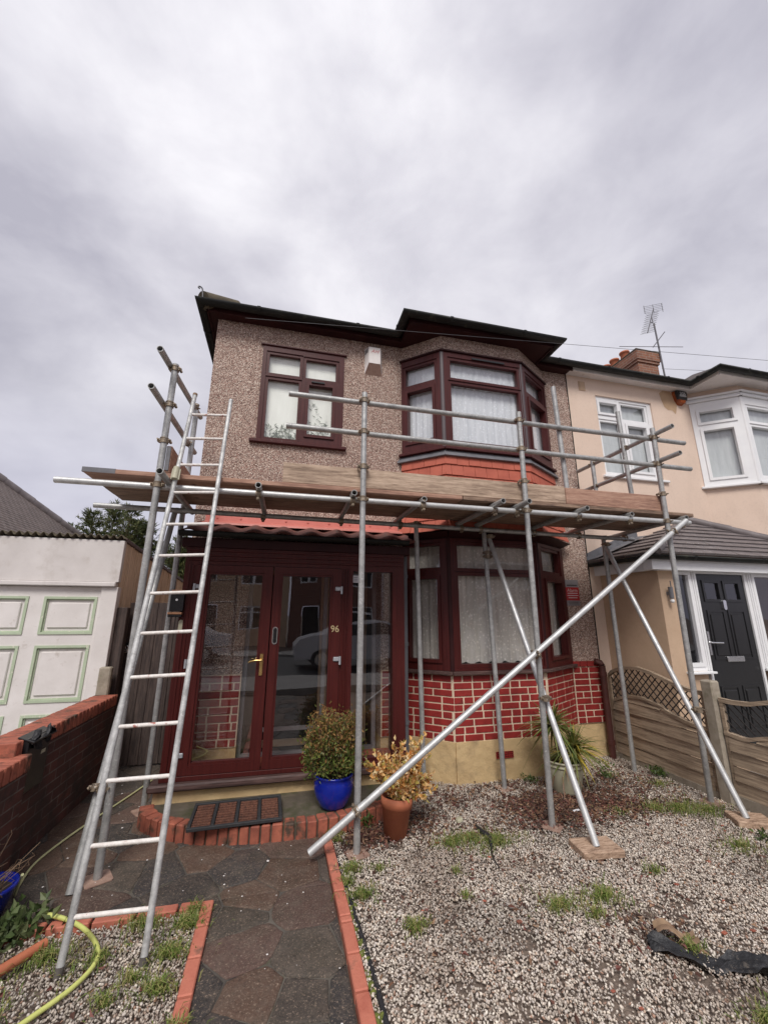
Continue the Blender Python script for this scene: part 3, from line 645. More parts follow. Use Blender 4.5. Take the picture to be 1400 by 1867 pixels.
def gutter(parent, pts, z, mat='gutter_black', r=.056, name='gutter', side=1):
    mb = MB(); P = [Vector((x, y, 0)) for x, y in pts]; offs = []
    for i in range(len(P)):
        ns = []
        if i > 0: t = (P[i] - P[i - 1]).normalized(); ns.append(Vector((t.y, -t.x, 0)))
        if i < len(P) - 1: t = (P[i + 1] - P[i]).normalized(); ns.append(Vector((t.y, -t.x, 0)))
        if len(ns) == 1: offs.append(ns[0])
        else: q = ns[0] + ns[1]; offs.append(q / max(q.length_squared, .01) * 2)
    K = 9; vs = []
    for p, o in zip(P, offs):
        for q in (0, 1):
            for k in range(K):
                a = PI * k / (K - 1); rr = r - .006 * q
                vs.append(p + o * (r + .003 - rr * math.cos(a)) + Vector((0, 0, z - rr * math.sin(a) * 1.0)))
    W2 = 2 * K; fs = []
    for i in range(len(P) - 1):
        for k in range(K - 1):
            fs.append((i * W2 + k, (i + 1) * W2 + k, (i + 1) * W2 + k + 1, i * W2 + k + 1)); fs.append((i * W2 + K + k + 1, (i + 1) * W2 + K + k + 1, (i + 1) * W2 + K + k, i * W2 + K + k))
        fs.append((i * W2 + K - 1, (i + 1) * W2 + K - 1, (i + 1) * W2 + 2 * K - 1, i * W2 + 2 * K - 1)); fs.append((i * W2 + K, (i + 1) * W2 + K, (i + 1) * W2, i * W2))
    mb.add(vs, fs, True)
    for i in (0, len(P) - 1): mb.add([vs[i * W2 + k] for k in range(K)], [tuple(range(K))])
    for a, b in zip(P[:-1], P[1:]):     # brackets and joints
        L = (b - a).length; t = (b - a).normalized(); n = Vector((t.y, -t.x, 0)); k = max(1, int(L / .85))
        for j in range(k):
            c = a + t * L * (j + .5) / k + n * (r + .003); pts_ = [c + (-n * math.cos(PI * q / 8) * (r + .005)) + Vector((0, 0, z + .004 - (r + .005) * math.sin(PI * q / 8))) for q in range(9)]
            for q in range(8):
                e = t * .02; mb.add([pts_[q] - e, pts_[q] + e, pts_[q + 1] + e, pts_[q + 1] - e], [(0, 1, 2, 3)], True)
    return build(name, mb, mat, parent)
gutter(house, EA, GZ)
# roof: hipped main roof and hipped bay roof
PT = .68
def roof_mesh():
    mb = MB(); z = 5.178; e = .045; xl, xr = -1.065 - e, 3.93; yf = 4.455 - e; yr = 7.9; zr = z + (yr - yf) * PT; hx = xl + (yr - yf)
    mb.add([(xl, yf, z), (xr, yf, z), (xr, yr, zr), (hx, yr, zr), (xl, 2 * yr - yf, z), (xr, 2 * yr - yf, z)], [(0, 1, 2, 3), (0, 3, 4), (3, 2, 5, 4)])
    bx0, bx1, by = 1.32 - e, 3.335 + e, 4.06 - e; hb = (bx1 - bx0) / 2; cx = (bx0 + bx1) / 2; zz = z + hb * PT
    mb.add([(bx0, by, z), (bx1, by, z), (cx, by + hb, zz), (bx0, yf + .01, z), (bx1, yf + .01, z), (cx, yf + hb, zz)], [(0, 1, 2), (0, 2, 5, 3), (1, 4, 5, 2)])
    return mb
rf = build('roof', roof_mesh(), 'red_tile_rows', house)
mb = MB(); ht = random.Random(4)
def hip_tiles(mb, a, b, r=.085, n=None):
    a, b = Vector(a), Vector(b); L = (b - a).length; n = n or max(1, int(L / .33)); d = (b - a) / n
    for i in range(n): mb.tube(a + d * i + Vector((0, 0, .006 * (i % 2))), a + d * (i + 1.06), r * 1.05, 12, r)
hip_tiles(mb, (-1.08, 4.44, 5.175), (2.3, 7.82, 5.175 + 3.38 * PT)); mb.tube((-1.10, 4.42, 5.185), (-.78, 4.74, 5.42), .100, 14, .085); build('hip_tiles', mb, 'moss_tile', house)
mb = MB(); mb.path(smooth([(-1.10, 4.38, 5.18), (-1.11, 4.375, 5.27), (-1.12, 4.37, 5.305), (-1.145, 4.36, 5.315), (-1.155, 4.355, 5.295), (-1.138, 4.36, 5.285)]), .0085, 8); build('hip_iron', mb, 'lead', house)

# --- porch
PY = 4.15; PW = Fr((0, PY)); PX0, PX1 = -.885, 1.235
mb = MB(); mb.prism([(PX0 - .03, PY - .02), (PX1 + .02, PY - .02), (PX1 + .02, M_ - .001), (PX0 - .03, M_ - .001)], -.02, .205); build('porch_plinth', mb, 'plinth_cream', house)
mb = MB(); mb.box(PX0 - .07, PX1 + .03, PY - .085, M_ - .03, .207, .262, .012); build('porch_sill', mb, 'sillwood', house)
mb = MB(); mb.fbox(PW, PX0, PX1 + .0, .262, .30, -.06, .03, .004)
mb.plate(PW, PX0, PX1, .300, 2.225, [(-.775, .575, .302, 2.065), (.680, 1.125, .315, 2.055)], -.06, .012)
mb.plate(PW, .66, 1.145, .295, 2.075, [(.695, 1.108, .33, 2.04)], -.05, .024)
for z in (2.10, 2.145, 2.19): mb.fbox(PW, PX0 + .02, PX1 - .02, z, z + .018, .010, .026, .003)
for x in (.597, .622, .647): mb.fbox(PW, x, x + .012, .31, 2.06, .010, .026, .003)
for x in (-.845, -.815): mb.fbox(PW, x, x + .012, .31, 2.06, .010, .022, .003)
pf = build('porch_frame', mb, 'pvc_red', house)
mb = MB(); mb.quad(PW.p(.69, .325, -.03), PW.p(1.115, .325, -.03), PW.p(1.115, 2.045, -.03), PW.p(.69, 2.045, -.03)); build('glass', mb, 'door_glass', pf)
mb = MB(); mb.fbox(PW, .70, .76, 1.93, 2.02, -.028, -.026); nt_ = build('notice', mb, 'paper', pf)
mb = MB(); [mb.fbox(PW, .71, .75, 1.945 + i * .018, 1.950 + i * .018, -.026, -.0245) for i in range(3)]; mb.fbox(PW, .70, .76, 2.003, 2.02, -.0255, -.024); build('notice_print', mb, 'cable', pf)
# side returns
mb = MB(); mb.box(PX0, PX0 + .05, PY + .062, M_ - .002, .262, 2.225); mb.box(PX1 - .05, PX1, PY + .062, M_ - .002, .262, 2.225); build('porch_side', mb, 'pvc_red', house)
def door_leaf(x0, x1, gx0, gx1, hinge_left):
    mb = MB(); z0, z1, gz0, gz1 = .305, 2.06, .395, 1.975
    mb.plate(PW, x0, x1, z0, z1, [(gx0 - .02, gx1 + .02, gz0 - .02, gz1 + .02)], -.035, .030); mb.plate(PW, gx0 - .021, gx1 + .021, gz0 - .021, gz1 + .021, [(gx0, gx1, gz0, gz1)], -.030, .020)
    # mitre grooves as thin dark beads at the corners
    d = build('porch_door', mb, 'pvc_red', house)
    g = MB(); g.quad(PW.p(gx0 - .01, gz0 - .01, -.01), PW.p(gx1 + .01, gz0 - .01, -.01), PW.p(gx1 + .01, gz1 + .01, -.01), PW.p(gx0 - .01, gz1 + .01, -.01)); build('glass', g, 'door_glass', d)
    hx = x0 if hinge_left else x1; s = -1 if hinge_left else 1
    for z in (.46, 1.20, 1.86):
        h = MB(); h.fbox(PW, min(hx, hx - s * .055), max(hx, hx - s * .055), z - .02, z + .02, .030, .045, .012); h.tube(PW.p(hx + s * .008, z - .05, .04), PW.p(hx + s * .008, z + .025, .04), .011, 10)
        build('hinge', h, 'hinge_grey', d)
    return d
dl = door_leaf(-.772, -.088, -.655, -.185, True); dr = door_leaf(-.078, .572, .008, .470, False)
mb = MB(); mb.fbox(PW, -.155, -.125, 1.07, 1.26, .030, .040, .004); mb.tube(PW.p(-.14, 1.205, .04), PW.p(-.14, 1.205, .075), .010, 10); mb.path([PW.p(-.135, 1.205, .075), PW.p(-.19, 1.207, .078), PW.p(-.235, 1.198, .07), PW.p(-.25, 1.19, .066)], [.010, .009, .009, .007], 8); build('handle', mb, 'brass', dl)
mb = MB(); pts = [(.017 * math.cos(a) + (0), (.048 if math.sin(a) > 0 else -.048) + .017 * math.sin(a)) for a in [2 * PI * i / 28 for i in range(28)]]
def stadium(hw, hh, n=14): return [(hw * math.cos(PI * i / n), hh + hw * math.sin(PI * i / n)) for i in range(n + 1)] + [(-hw * math.cos(PI * i / n), -hh - hw * math.sin(PI * i / n)) for i in range(n + 1)]
def flat_shape(mb, fr, u, z, pts, d0, d1):
    n = len(pts); vs = [fr.p(u + a, z + b, d0) for a, b in pts] + [fr.p(u + a, z + b, d1) for a, b in pts]
    mb.add(vs, [tuple(range(n, 2 * n)), tuple(range(n))[::-1]] + [(i, (i + 1) % n, n + (i + 1) % n, n + i) for i in range(n)]); return mb
lk = build('door_lock', flat_shape(MB(), PW, -.035, 1.42, stadium(.024, .055), .030, .036), 'chrome', dr)
build('lock_core', flat_shape(flat_shape(MB(), PW, -.035, 1.42, stadium(.016, .052), .036, .0375), PW, -.035, 1.385, stadium(.007, .006), .0375, .044), 'black_plastic', dr)
build('house_number', text_mb('96', PW, .525, 1.475, .088, .031, .003, sx=.95), 'pale_gold', dr)
# porch roof
mb = MB(); mb.box(PX0 - .05, PX1 + .06, PY - .03, M_ - .003, 2.227, 2.315, .004); build('porch_fascia', mb, 'fascia_dark', house)
gutter(house, [(PX0 - .07, PY - .03), (PX1 + .03, PY - .03)], 2.365, r=.048, name='porch_gutter')
mb = MB(); nx = 220; x0, x1 = PX0 - .06, PX1 + .10; rows = 2; vs = []; th = .016
def pant(x): s = (x - x0) / .285 % 1.0; return .023 * (math.sin(s * 2 * PI) if s < .78 else math.sin(.78 * 2 * PI) + (s - .78) / .22 * 1.0) 
prof = [(4.055, 2.372), (4.30, 2.445), (4.301, 2.468), (4.597, 2.560)]
for q in (0, 1):
    for (y, z) in prof:
        for i in range(nx + 1): x = x0 + (x1 - x0) * i / nx; vs.append((x, y, z + pant(x) - q * th))
n1_ = nx + 1; NP = len(prof); fs = []
for j in range(NP - 1):
    for i in range(nx): fs.append((j * n1_ + i, j * n1_ + i + 1, (j + 1) * n1_ + i + 1, (j + 1) * n1_ + i)); b_ = NP * n1_; fs.append((b_ + (j + 1) * n1_ + i, b_ + (j + 1) * n1_ + i + 1, b_ + j * n1_ + i + 1, b_ + j * n1_ + i))
for i in range(nx): b_ = NP * n1_; fs.append((b_ + i, b_ + i + 1, i + 1, i))
mb.add(vs, fs, True); build('porch_roof', mb, 'pantile', house)
mb = MB(); mb.obox((PX0 + .06, 4.585, 2.64), (PX1 - PX0 - .02, 0, 0), (0, -.012, 0), (0, 0, .0)) if 0 else None
mb.add([(-.84, 4.594, 2.66), (1.30, 4.594, 2.66), (1.30, 4.590, 2.585), (-.84, 4.590, 2.585), (1.30, 4.42, 2.535), (-.84, 4.42, 2.535), (-.84, 4.415, 2.515), (1.30, 4.415, 2.515), (-.84, 4.599, 2.66), (1.30, 4.599, 2.66)], [(3, 2, 1, 0), (5, 4, 2, 3), (6, 7, 4, 5), (0, 1, 9, 8)])
for i in range(9): c = Vector((-.72 + i * .24, 4.594, 2.625)); mb.tube(c, c + Vector((0, -.012, 0)), .010, 8)
build('flashing', mb, 'flash_red', house)
# downpipe beside the porch and the rusty one by the fence
mb = MB(); mb.tube((1.285, 4.30, .12), (1.285, 4.30, 2.34), .034, 14); [mb.tube((1.285, 4.30, z), (1.285, 4.30, z + .035), .041, 14) for z in (.55, 1.3, 2.0)]; build('downpipe', mb, 'grey_pvc', house)
mb = MB(); mb.tube((3.865, 4.52, 0), (3.865, 4.52, 1.02), .036, 14); [mb.tube((3.865, 4.52, z), (3.865, 4.52, z + .05), .043, 14) for z in (.15, .9)]; mb.path([(3.865, 4.52, 1.02), (3.865, 4.54, 1.05), (3.80, 4.56, 1.07)], .034, 10); build('downpipe', mb, 'rust_pipe', house, label='dull red painted downpipe')
# entrance recess seen through the porch glass
mb = MB(); RB = Fr((0, 5.40)); mb.plate(RB, -.34, 1.10, .13, 2.48, [(-.12, .50, .2, 2.1), (.60, 1.0, .9, 2.1)], -.03, 0); build('inner_wall', mb, 'render_tan', house)
mb = MB(); IF = Fr((0, 4.70)); mb.plate(IF, -.335, 1.06, .235, 2.14, [(-.295, .465, .275, 2.09), (.505, 1.02, .275, 2.09)], -.03, .02); mb.plate(IF, -.29, .46, .28, 2.085, [(-.215, -.205, .3, 2.0), (-.20, .45, .475, 2.03)], -.02, .0) if 0 else None
mb.fbox(IF, -.205, -.18, .28, 2.08, -.02, .01); mb.fbox(IF, -.178, .463, .465, .50, -.02, .01)
build('inner_frame', mb, 'sign_grey', house)
mb = MB(); mb.box(PX0 + .06, PX1 - .06, PY + .07, M_ - .01, .262, .27); build('porch_floor', mb, 'orange_brick', house)

# ================================================================== THINGS ON OUR HOUSE
t = thing('alarm_box', (.98, M_, 4.8), 'white alarm box with red lettering high on the pebbledash wall', 'alarm box')
AF = Fr((.98, M_)); mb = MB()
v = lambda *a: AF.p(*a)
mb.add([v(-.115, 4.99, 0), v(.115, 4.99, 0), v(.115, 4.625, 0), v(-.115, 4.625, 0), v(-.075, 4.985, .085), v(.075, 4.985, .085), v(.075, 4.75, .085), v(-.075, 4.75, .085)],
       [(4, 5, 1, 0), (7, 6, 5, 4), (3, 7, 4, 0), (6, 2, 1, 5)]); build('case', mb, 'white_paint', t)
mb = MB(); mb.add([v(-.115, 4.625, 0.001), v(.115, 4.625, .001), v(.075, 4.75, .084), v(-.075, 4.75, .084)], [(0, 1, 2, 3)]); build('lamp_lens', mb, 'plate', t)
build('lettering', text_mb('AH', AF, 0, 4.925, .07, .087, .001, shear=.4, sx=1.0), 'red_text', t)
mb = MB()
for i in range(3): a = Vector(v(-.112, 4.955 - i * .022, .012)); b = Vector(v(-.086, 4.967 - i * .022, .068)); mb.path([a, b], .004, 5)
build('sound_slots', mb, 'black_plastic', t)
t = thing('alarm_sign', (3.62, M_, 1.9), 'small red and grey alarm warning sign on pebbledash beside bay window', 'sign')
mb = MB(); mb.fbox(W, 3.515, 3.715, 1.735, 2.06, .002, .006); build('backing', mb, 'sign_grey', t)
mb = MB(); mb.fbox(W, 3.518, 3.712, 1.80, 1.965, .006, .008); build('red_panel', mb, 'sign_red', t)
mb = text_mb('Alarm', W, 3.615, 1.925, .062, .009, .0005)
for z, a, b in ((1.885, 3.54, 3.69), (1.857, 3.535, 3.695), (1.829, 3.55, 3.68)): mb.fbox(W, a, b, z, z + .010, .008, .009)
build('lettering', mb, 'white_text', t)
mb = MB(); mb.fbox(W, 3.54, 3.69, 1.983, 1.998, .006, .007); mb.fbox(W, 3.54, 3.69, 1.775, 1.783, .006, .007); mb.fbox(W, 3.55, 3.69, 1.755, 1.761, .006, .007); build('small_print', mb, 'grey_text', t)
t = thing('wall_light', (PX0, PY, 1.7), 'small black wall lamp with copper trims and white button left of porch doors', 'wall light')
a_ = -.925
mb = MB(); mb.fbox(PW, a_ - .035, a_ + .075, 1.635, 1.81, .015, .075, .004); mb.fbox(PW, a_ - .04, a_ + .07, 1.585, 1.608, .015, .08, .003); build('body', mb, 'black_plastic', t)
mb = MB(); mb.fbox(PW, a_ - .042, a_ + .072, 1.608, 1.628, .015, .082, .003); mb.fbox(PW, a_ - .032, a_ + .075, 1.812, 1.822, .015, .078, .003); build('trim', mb, 'copper', t)
mb = MB(); mb.tube(PW.p(a_ + .02, 1.735, .075), PW.p(a_ + .02, 1.735, .082), .010, 16); build('button', mb, 'white_pvc', t)
mb = flat_shape(MB(), PW, -.862, 1.51, stadium(.017, .035), .012, .022); solo('doorbell', mb, 'cream_pot', (-.862, PY, 1.5), 'small cream oval doorbell below the black wall lamp', 'doorbell')

# ================================================================== SCAFFOLDING
sc = thing('scaffolding', (1.4, 3.7, 0), 'galvanised tube scaffold standing in front of the pebbledash house', 'scaffold')
TR = .0245
def tb(name, a, b, mat='tube', parent=sc): return build(name, MB().tube(a, b, TR, 16, hollow=.0045), mat, parent)
ST = [(-1.0, 3.36, -1.0 + .04, 3.60), (.615, 3.262, .62, 3.56), (2.167, 3.278, 2.178, 3.57), (3.815, 3.331, 3.815, 3.595)]
for x, y, xt, zt in ST: tb('standard', (x, y, .006), (xt, 3.27 + (y - 3.27) * .15, zt))
LY, LZ = 3.322, 2.552
tb('ledger', (-1.665, LY + .02, LZ + .012), (4.13, LY - .01, LZ + .01), 'tube_new')
IY, IZ = 4.08, 2.553
tb('ledger', (-1.69, IY, IZ + .01), (4.16, IY, IZ - .03))
INN = [(-1.01, 4.30, -.955, 3.62), (1.44, 4.22, 1.37, 2.60), (2.181, 4.023, 2.17, 2.54), (3.764, 4.113, 3.76, 2.54)]
for i, (x, y, xt, zt) in enumerate(INN): tb('standard', (x, y, .006), (xt, 4.12, zt))
GY = 3.315
tb('guardrail', (-.045, GY, 3.485), (4.27, GY, 3.485), 'tube'); tb('guardrail', (-.05, GY, 3.18), (4.29, GY, 3.18), 'tube')
tb('guardrail', (-1.01, 3.03, 3.565), (-.97, 4.40, 3.68)); tb('guardrail', (-1.03, 3.03, 3.245), (-.985, 4.40, 3.27))
tb('guardrail', (3.83, 3.06, 3.525), (3.83, 4.50, 3.525)); tb('guardrail', (3.83, 3.03, 3.215), (3.83, 4.50, 3.225))
tb('post', (2.715, 3.365, 2.845), (2.675, 3.355, 3.975)); tb('post', (3.81, 3.66, 2.672), (3.80, 3.68, 4.0)); tb('post', (3.81, 4.19, 2.672), (3.81, 4.19, 3.56))
TZ = LZ + .049
for x, y in [(-.90, 3.06), (-.23, 3.22), (.54, 3.235), (1.17, 3.27), (1.87, 3.15), (2.10, 3.10), (2.77, 3.18), (3.37, 3.27), (4.03, 3.25)]:
    tb('transom', (x, y, TZ), (x + random.uniform(-.03, .05), 4.32 + random.uniform(-.08, .08), TZ - .012))
tb('brace', (3.98, 3.222, 2.56), (.285, 3.205, .075), 'tube_new')
tb('raker', (2.235, 4.13, 2.46), (2.235, 2.875, .052), 'tube_new'); tb('raker', (3.775, 4.13, 2.46), (3.695, 2.945, .052), 'tube_new'); tb('raker', (-1.03, 4.13, 2.55), (-1.095, 3.235, .01), 'tube')
# couplers
def coupler(p, ax, ax2=None, s=1.0):
    p = Vector(p); ax = Vector(ax).normalized(); sd = (Vector(ax2).normalized() if ax2 else ax.orthogonal()); sd = (sd - ax * sd.dot(ax)).normalized(); b = ax.cross(sd); mb = MB()
    mb.tube(p - ax * .019, p + ax * .019, .029, 14); mb.tube(p - ax * .022, p - ax * .015, .032, 14); mb.tube(p + ax * .015, p + ax * .022, .032, 14)
    for k in (-1, 1):
        c = p + sd * .026 * k; mb.obox(c - b * .010 - ax * .014, sd * .024 * k, b * .020, ax * .028, .004)
        mb.tube(c + sd * k * .014 - b * .035, c + sd * k * .014 + b * .04, .0065, 8); mb.tube(c + sd * k * .014 + b * .022, c + sd * k * .014 + b * .034, .012, 6)
    build('coupler', mb, 'coupler', sc)
Zx, Xx, Yx = (0, 0, 1), (1, 0, 0), (0, 1, 0)
for i, (x, y, xt, zt) in enumerate(ST):
    for z in (([3.485, 3.18, 2.85, 2.56] if i else [3.56, 3.24, 2.93, 2.57])):
        q = z / zt; coupler((x + (xt - x) * q, y + (3.27 + (y - 3.27) * .15 - y) * q, z), Zx, Xx)
for x in (-.23, .54, 1.17, 1.87, 2.10, 2.77, 3.37, 4.03): coupler((x, LY, LZ), Xx, Zx); coupler((x + .01, IY, IZ - .01), Xx, Zx)
coupler((3.79, 3.228, 2.43), (1, 0, .68), Yx); coupler((2.12, 3.222, 1.29), (1, 0, .68), Yx); coupler((.60, 3.214, .285), (1, 0, .68), Yx)
coupler((2.19, 3.25, .94), Zx, Xx); coupler((3.755, 3.25, .78), Zx, Xx); coupler((-1.04, 3.34, .52), Zx, Xx); coupler((-1.08, 3.36, .52), (0, .3, 1), Xx)
for x, z in ((-1.0, 2.56), (-.95, 2.56), (1.37, 2.57), (2.17, 2.54), (2.235, 2.47), (3.76, 2.53), (3.78, 2.45)): coupler((x, 4.10, z), Zx, Xx)
for y, z in ((3.66, 3.525), (4.19, 3.525), (4.19, 3.22), (3.31, 3.5), (3.31, 3.2)): coupler((3.82, y, z), Zx, Yx)
coupler((-.965, 4.13, 3.67), Zx, Yx); coupler((-.985, 4.14, 3.26), Zx, Yx); coupler((2.69, 3.335, 3.49), Zx, Xx); coupler((2.18, 4.07, 2.28), Zx, Xx); coupler((2.18, 4.07, 2.24), Zx, Xx)
def bplate(x, y, rot):
    c, s_ = math.cos(rot), math.sin(rot); q = .075; poly = []
    for (a, b) in ((-q, -q), (q, -q), (q, q), (-q, q)):
        for (da, db) in (((.012 if a < 0 else -.012), 0), (0, (.012 if b < 0 else -.012))):
            poly.append((a + da, b + db))
    poly = sorted(poly, key=lambda p: math.atan2(p[1], p[0])); build('base_plate', MB().prism([(x + a * c - b * s_, y + a * s_ + b * c) for a, b in poly], .008, .014), 'plate', sc)
for (x, y), r in zip([(-1.0, 3.36), (.615, 3.262), (2.167, 3.278), (3.815, 3.331), (-1.01, 4.30), (2.181, 4.023)], (.5, .2, .7, .4, .6, .1)): bplate(x, y, r)
# boards: the deck rows and the toe boards (each lies on the frame: its own thing)
def board(x0, x1, y0, y1, z0, z1, mat, label, group, ends=True, sag=0):
    t = thing('scaffold_board', ((x0 + x1) / 2, (y0 + y1) / 2, z0), label, 'scaffold board', group)
    mb = MB(); n = 6
    mb.box(x0 + .002, x1 - .002, y0, y1, z0, z1, .004); build('plank', mb, mat, t)
    if ends:
        for xe in ((x0,) if x0 < 0 else (x1,)):
            a, b = (xe - .001, xe + .13) if xe == x0 else (xe - .05, xe + .001)
            e = MB(); e.box(a, b + .09, y0 - .0015, y0 + .02, z0 + .002, z1 + .0015); build('end_band', e, 'lead', t)
    return t
DZ = 2.630; gl = 'boards of the scaffold deck'
lb = ['front row left scaffold deck board, jutting out beyond the ladder', 'second row left scaffold deck board behind the front edge', 'third row left scaffold deck board', 'rear row left scaffold deck board nearest the house wall']
lb2 = ['front row right scaffold deck board under the toe boards', 'second row right scaffold deck board', 'third row right scaffold deck board', 'rear row right scaffold deck board nearest the bay']
for i in range(4):
    y0 = 3.305 + i * .205; xm = (1.55, 1.9, 1.45, 1.75)[i]
    board(-1.49, xm, y0, y0 + .202, DZ + .002 * (i % 2), DZ + .038, 'deck' if i else 'board_pink', lb[i], gl, i == 0); board(xm + .006, (4.2, 4.12, 4.15, 4.1)[i], y0, y0 + .202, DZ + .001, DZ + .037 + .001 * i, 'deck', lb2[i], gl, False)
board(-.052, 2.655, 3.318, 3.352, 2.672, 2.848, 'board', 'long pale toe board on edge along the front of the scaffold', 'toe boards', False)
board(2.66, 3.885, 3.322, 3.356, 2.672, 2.840, 'board_pink', 'short reddish toe board on edge at the right end of the scaffold', 'toe boards', False)
t = thing('scaffold_board', (-.93, 3.8, 2.67), 'toe board on edge across the left end of the scaffold beside the ladder', 'scaffold board', 'toe boards'); build('plank', MB().box(-.945, -.905, 3.31, 4.12, 2.672, 2.895, .004), 'board_pink', t); build('nail_plate', MB().box(-.940, -.912, 3.300, 3.308, 2.69, 2.885), 'lead', t)
t = thing('scaffold_board', (3.90, 3.8, 2.67), 'toe board on edge across the right end of the scaffold', 'scaffold board', 'toe boards'); build('plank', MB().box(3.89, 3.925, 3.36, 4.12, 2.672, 2.86, .004), 'board', t)
# sole blocks
def block(c, sx, sy, h, rot, label):
    a = Vector((math.cos(rot), math.sin(rot), 0)); b = Vector((-a.y, a.x, 0)); o = Vector((*c, 0.006)) - a * sx / 2 - b * sy / 2
    solo('wood_block', MB().obox(o, a * sx, b * sy, (0, 0, h), .006), 'blockwood', (*c, 0), label, 'wooden block', 'sole blocks under the rakers')
block((2.25, 2.90), .30, .20, .048, -.12, 'pale timber block on the gravel under the middle scaffold raker'); block((3.74, 2.95), .27, .20, .048, -.45, 'orange toned timber block by the concrete fence post under a raker')

# ================================================================== LADDER
ld = thing('ladder', (-.70, 2.6, 0), 'long worn aluminium pole ladder leaning on the left end of the scaffold', 'ladder')
LA, LB_ = Vector((-.877, 2.606, .012)), Vector((-.522, 2.581, .012)); DA = Vector((-.843, 3.25, 2.556)) - LA; DB = Vector((-.533, 3.25, 2.581)) - LB_
for A, D, k in ((LA, DA, 1.348), (LB_, DB, 1.335)):
    st = build('stile', MB().tube(A, A + D * k, .0168, 14, hollow=.003), 'ladder_metal', ld)
    build('foot', MB().tube(A - D.normalized() * .01, A + D.normalized() * .028, .019, 12), 'foot_rubber', st)
    if k > 1.34: build('top_plug', MB().tube(A + D * k, A + D * (k + .008), .019, 12), 'dead_stem', st)
for t_ in (1.267, 1.171, 1.072, .976, .874, .781, .679, .580, .481, .381, .282, .176, .074): build('rung', MB().tube(LA + DA * t_, LB_ + DB * t_, .0112, 10), 'rung', ld)
mb = MB(); c = LA + DA * 1.035; mb.obox(c + Vector((-.03, -.034, -.045)), (.062, 0, 0), (0, .012, 0), (0, .02, .095), .004); mb.tube(c + Vector((0, -.034, -.04)), c + Vector((0, -.012, .06)), .023, 12)
solo('ladder_tie', mb, 'cream_pot', c, 'cream rag tied round the ladder stile at deck height', 'tie')  # the rag tie on the left stile

# ================================================================== NEIGHBOUR (RIGHT)
nb = thing('neighbour_house', (6.5, M_, 0), 'pale peach rendered house on the right with white windows and black door', 'house')
NX0, NX1 = HX1 + .004, 10.5
NBP = [(6.16, M_), (6.68, 4.20), (8.1, 4.20), (8.62, M_)]
NL, NF, NR = Fr(NBP[0], NBP[1]), Fr(NBP[1], NBP[2]), Fr(NBP[2], NBP[3]); NS = (NL, NF, NR)
mb = MB(); mb.plate(W, NX0, NX1, 0, ZS, [(4.385, 5.405, 3.56, 4.83), (6.25, 8.5, 3.4, 5.0), (4.7, 5.5, .2, 2.1)], -.26, .004)
for fr in NS: mb.plate(fr, 0, fr.L, 0.0, 3.52, [], -.12, .0); mb.plate(fr, 0, fr.L, 4.90, ZS, [], -.12, .0)
build('wall', mb, 'render_cream', nb)
mb = MB(); mb.fbox(W, NX0 - .004, NX0 + .006, 1.07, ZS, .0, .008); build('party_joint', mb, 'gutter_black', nb)
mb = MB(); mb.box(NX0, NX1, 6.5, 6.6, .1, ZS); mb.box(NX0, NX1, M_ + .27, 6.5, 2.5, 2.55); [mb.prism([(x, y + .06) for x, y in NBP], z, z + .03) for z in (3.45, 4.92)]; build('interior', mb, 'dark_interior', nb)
window(nb, W, (4.385, 5.405, 3.56, 4.83), [(4.44, 4.765, 4.555, 4.735, 1), (4.85, 5.30, 4.50, 4.755, 0), (4.435, 4.78, 3.62, 4.43, 0), (4.90, 5.25, 3.665, 4.40, 1)], 'white_pvc', -.075, -.02, .03, 'glass', sill=(4.33, 5.47, 3.52, 3.556, .045))
build('blind', drape(W, 4.4, 5.39, 3.58, 4.8, -.10, .002, 4), 'net_grey', nb)
window(nb, NL, (0, NL.L - .01, 3.52, 4.90), [(.10, .53, 4.55, 4.74, 1), (.11, .50, 3.64, 4.42, 1)], 'white_pvc', -.05, .02, .035, 'glass', 'bay_window')
window(nb, NF, (.01, NF.L - .01, 3.52, 4.90), [(.08, 1.34, 4.50, 4.74, 0), (.08, .66, 3.62, 4.42, 0), (.74, 1.34, 3.62, 4.42, 0)], 'white_pvc', -.05, .02, .035, 'glass', 'bay_window')
window(nb, NR, (.01, NR.L, 3.52, 4.90), [(.10, .53, 4.55, 4.74, 1), (.11, .50, 3.64, 4.42, 1)], 'white_pvc', -.05, .02, .035, 'glass', 'bay_window')
[build('corner_post', MB().tube((x, y + .01, 3.52), (x, y + .01, 4.9), .035, 10), 'white_pvc', nb) for x, y in NBP[1:3]]
mb = MB()
for fr in NS:
    for z, d, h in ((4.905, .05, .03), (4.937, .035, .028), (4.967, .065, .03)): mb.fbox(fr, -.04, fr.L + .03, z, z + h, -.01, d, .004)
build('cornice', mb, 'white_pvc', nb)
mb = MB(); [mb.fbox(fr, -.05, fr.L + .03, 3.48, 3.515, -.01, .065, .005) for fr in NS]; build('sill', mb, 'white_pvc', nb)
for fr in NS: build('blind', drape(fr, .04, fr.L - .04, 3.56, 4.86, -.075, .002, 5), 'net_grey', nb)
NE = [(3.93, 4.455), (6.07, 4.455), (6.07, 4.0), (8.75, 4.0), (8.75, 4.455), (10.5, 4.455)]
mb = MB(); mb.add([(3.905, 4.455, ZS), (10.5, 4.455, ZS), (10.5, M_ + .1, ZS), (3.905, M_ + .1, ZS)], [(3, 2, 1, 0)]); mb.add([(6.07, 4.0, ZS - .001), (8.75, 4.0, ZS - .001), (8.75, 4.455, ZS - .001), (6.07, 4.455, ZS - .001)], [(3, 2, 1, 0)])
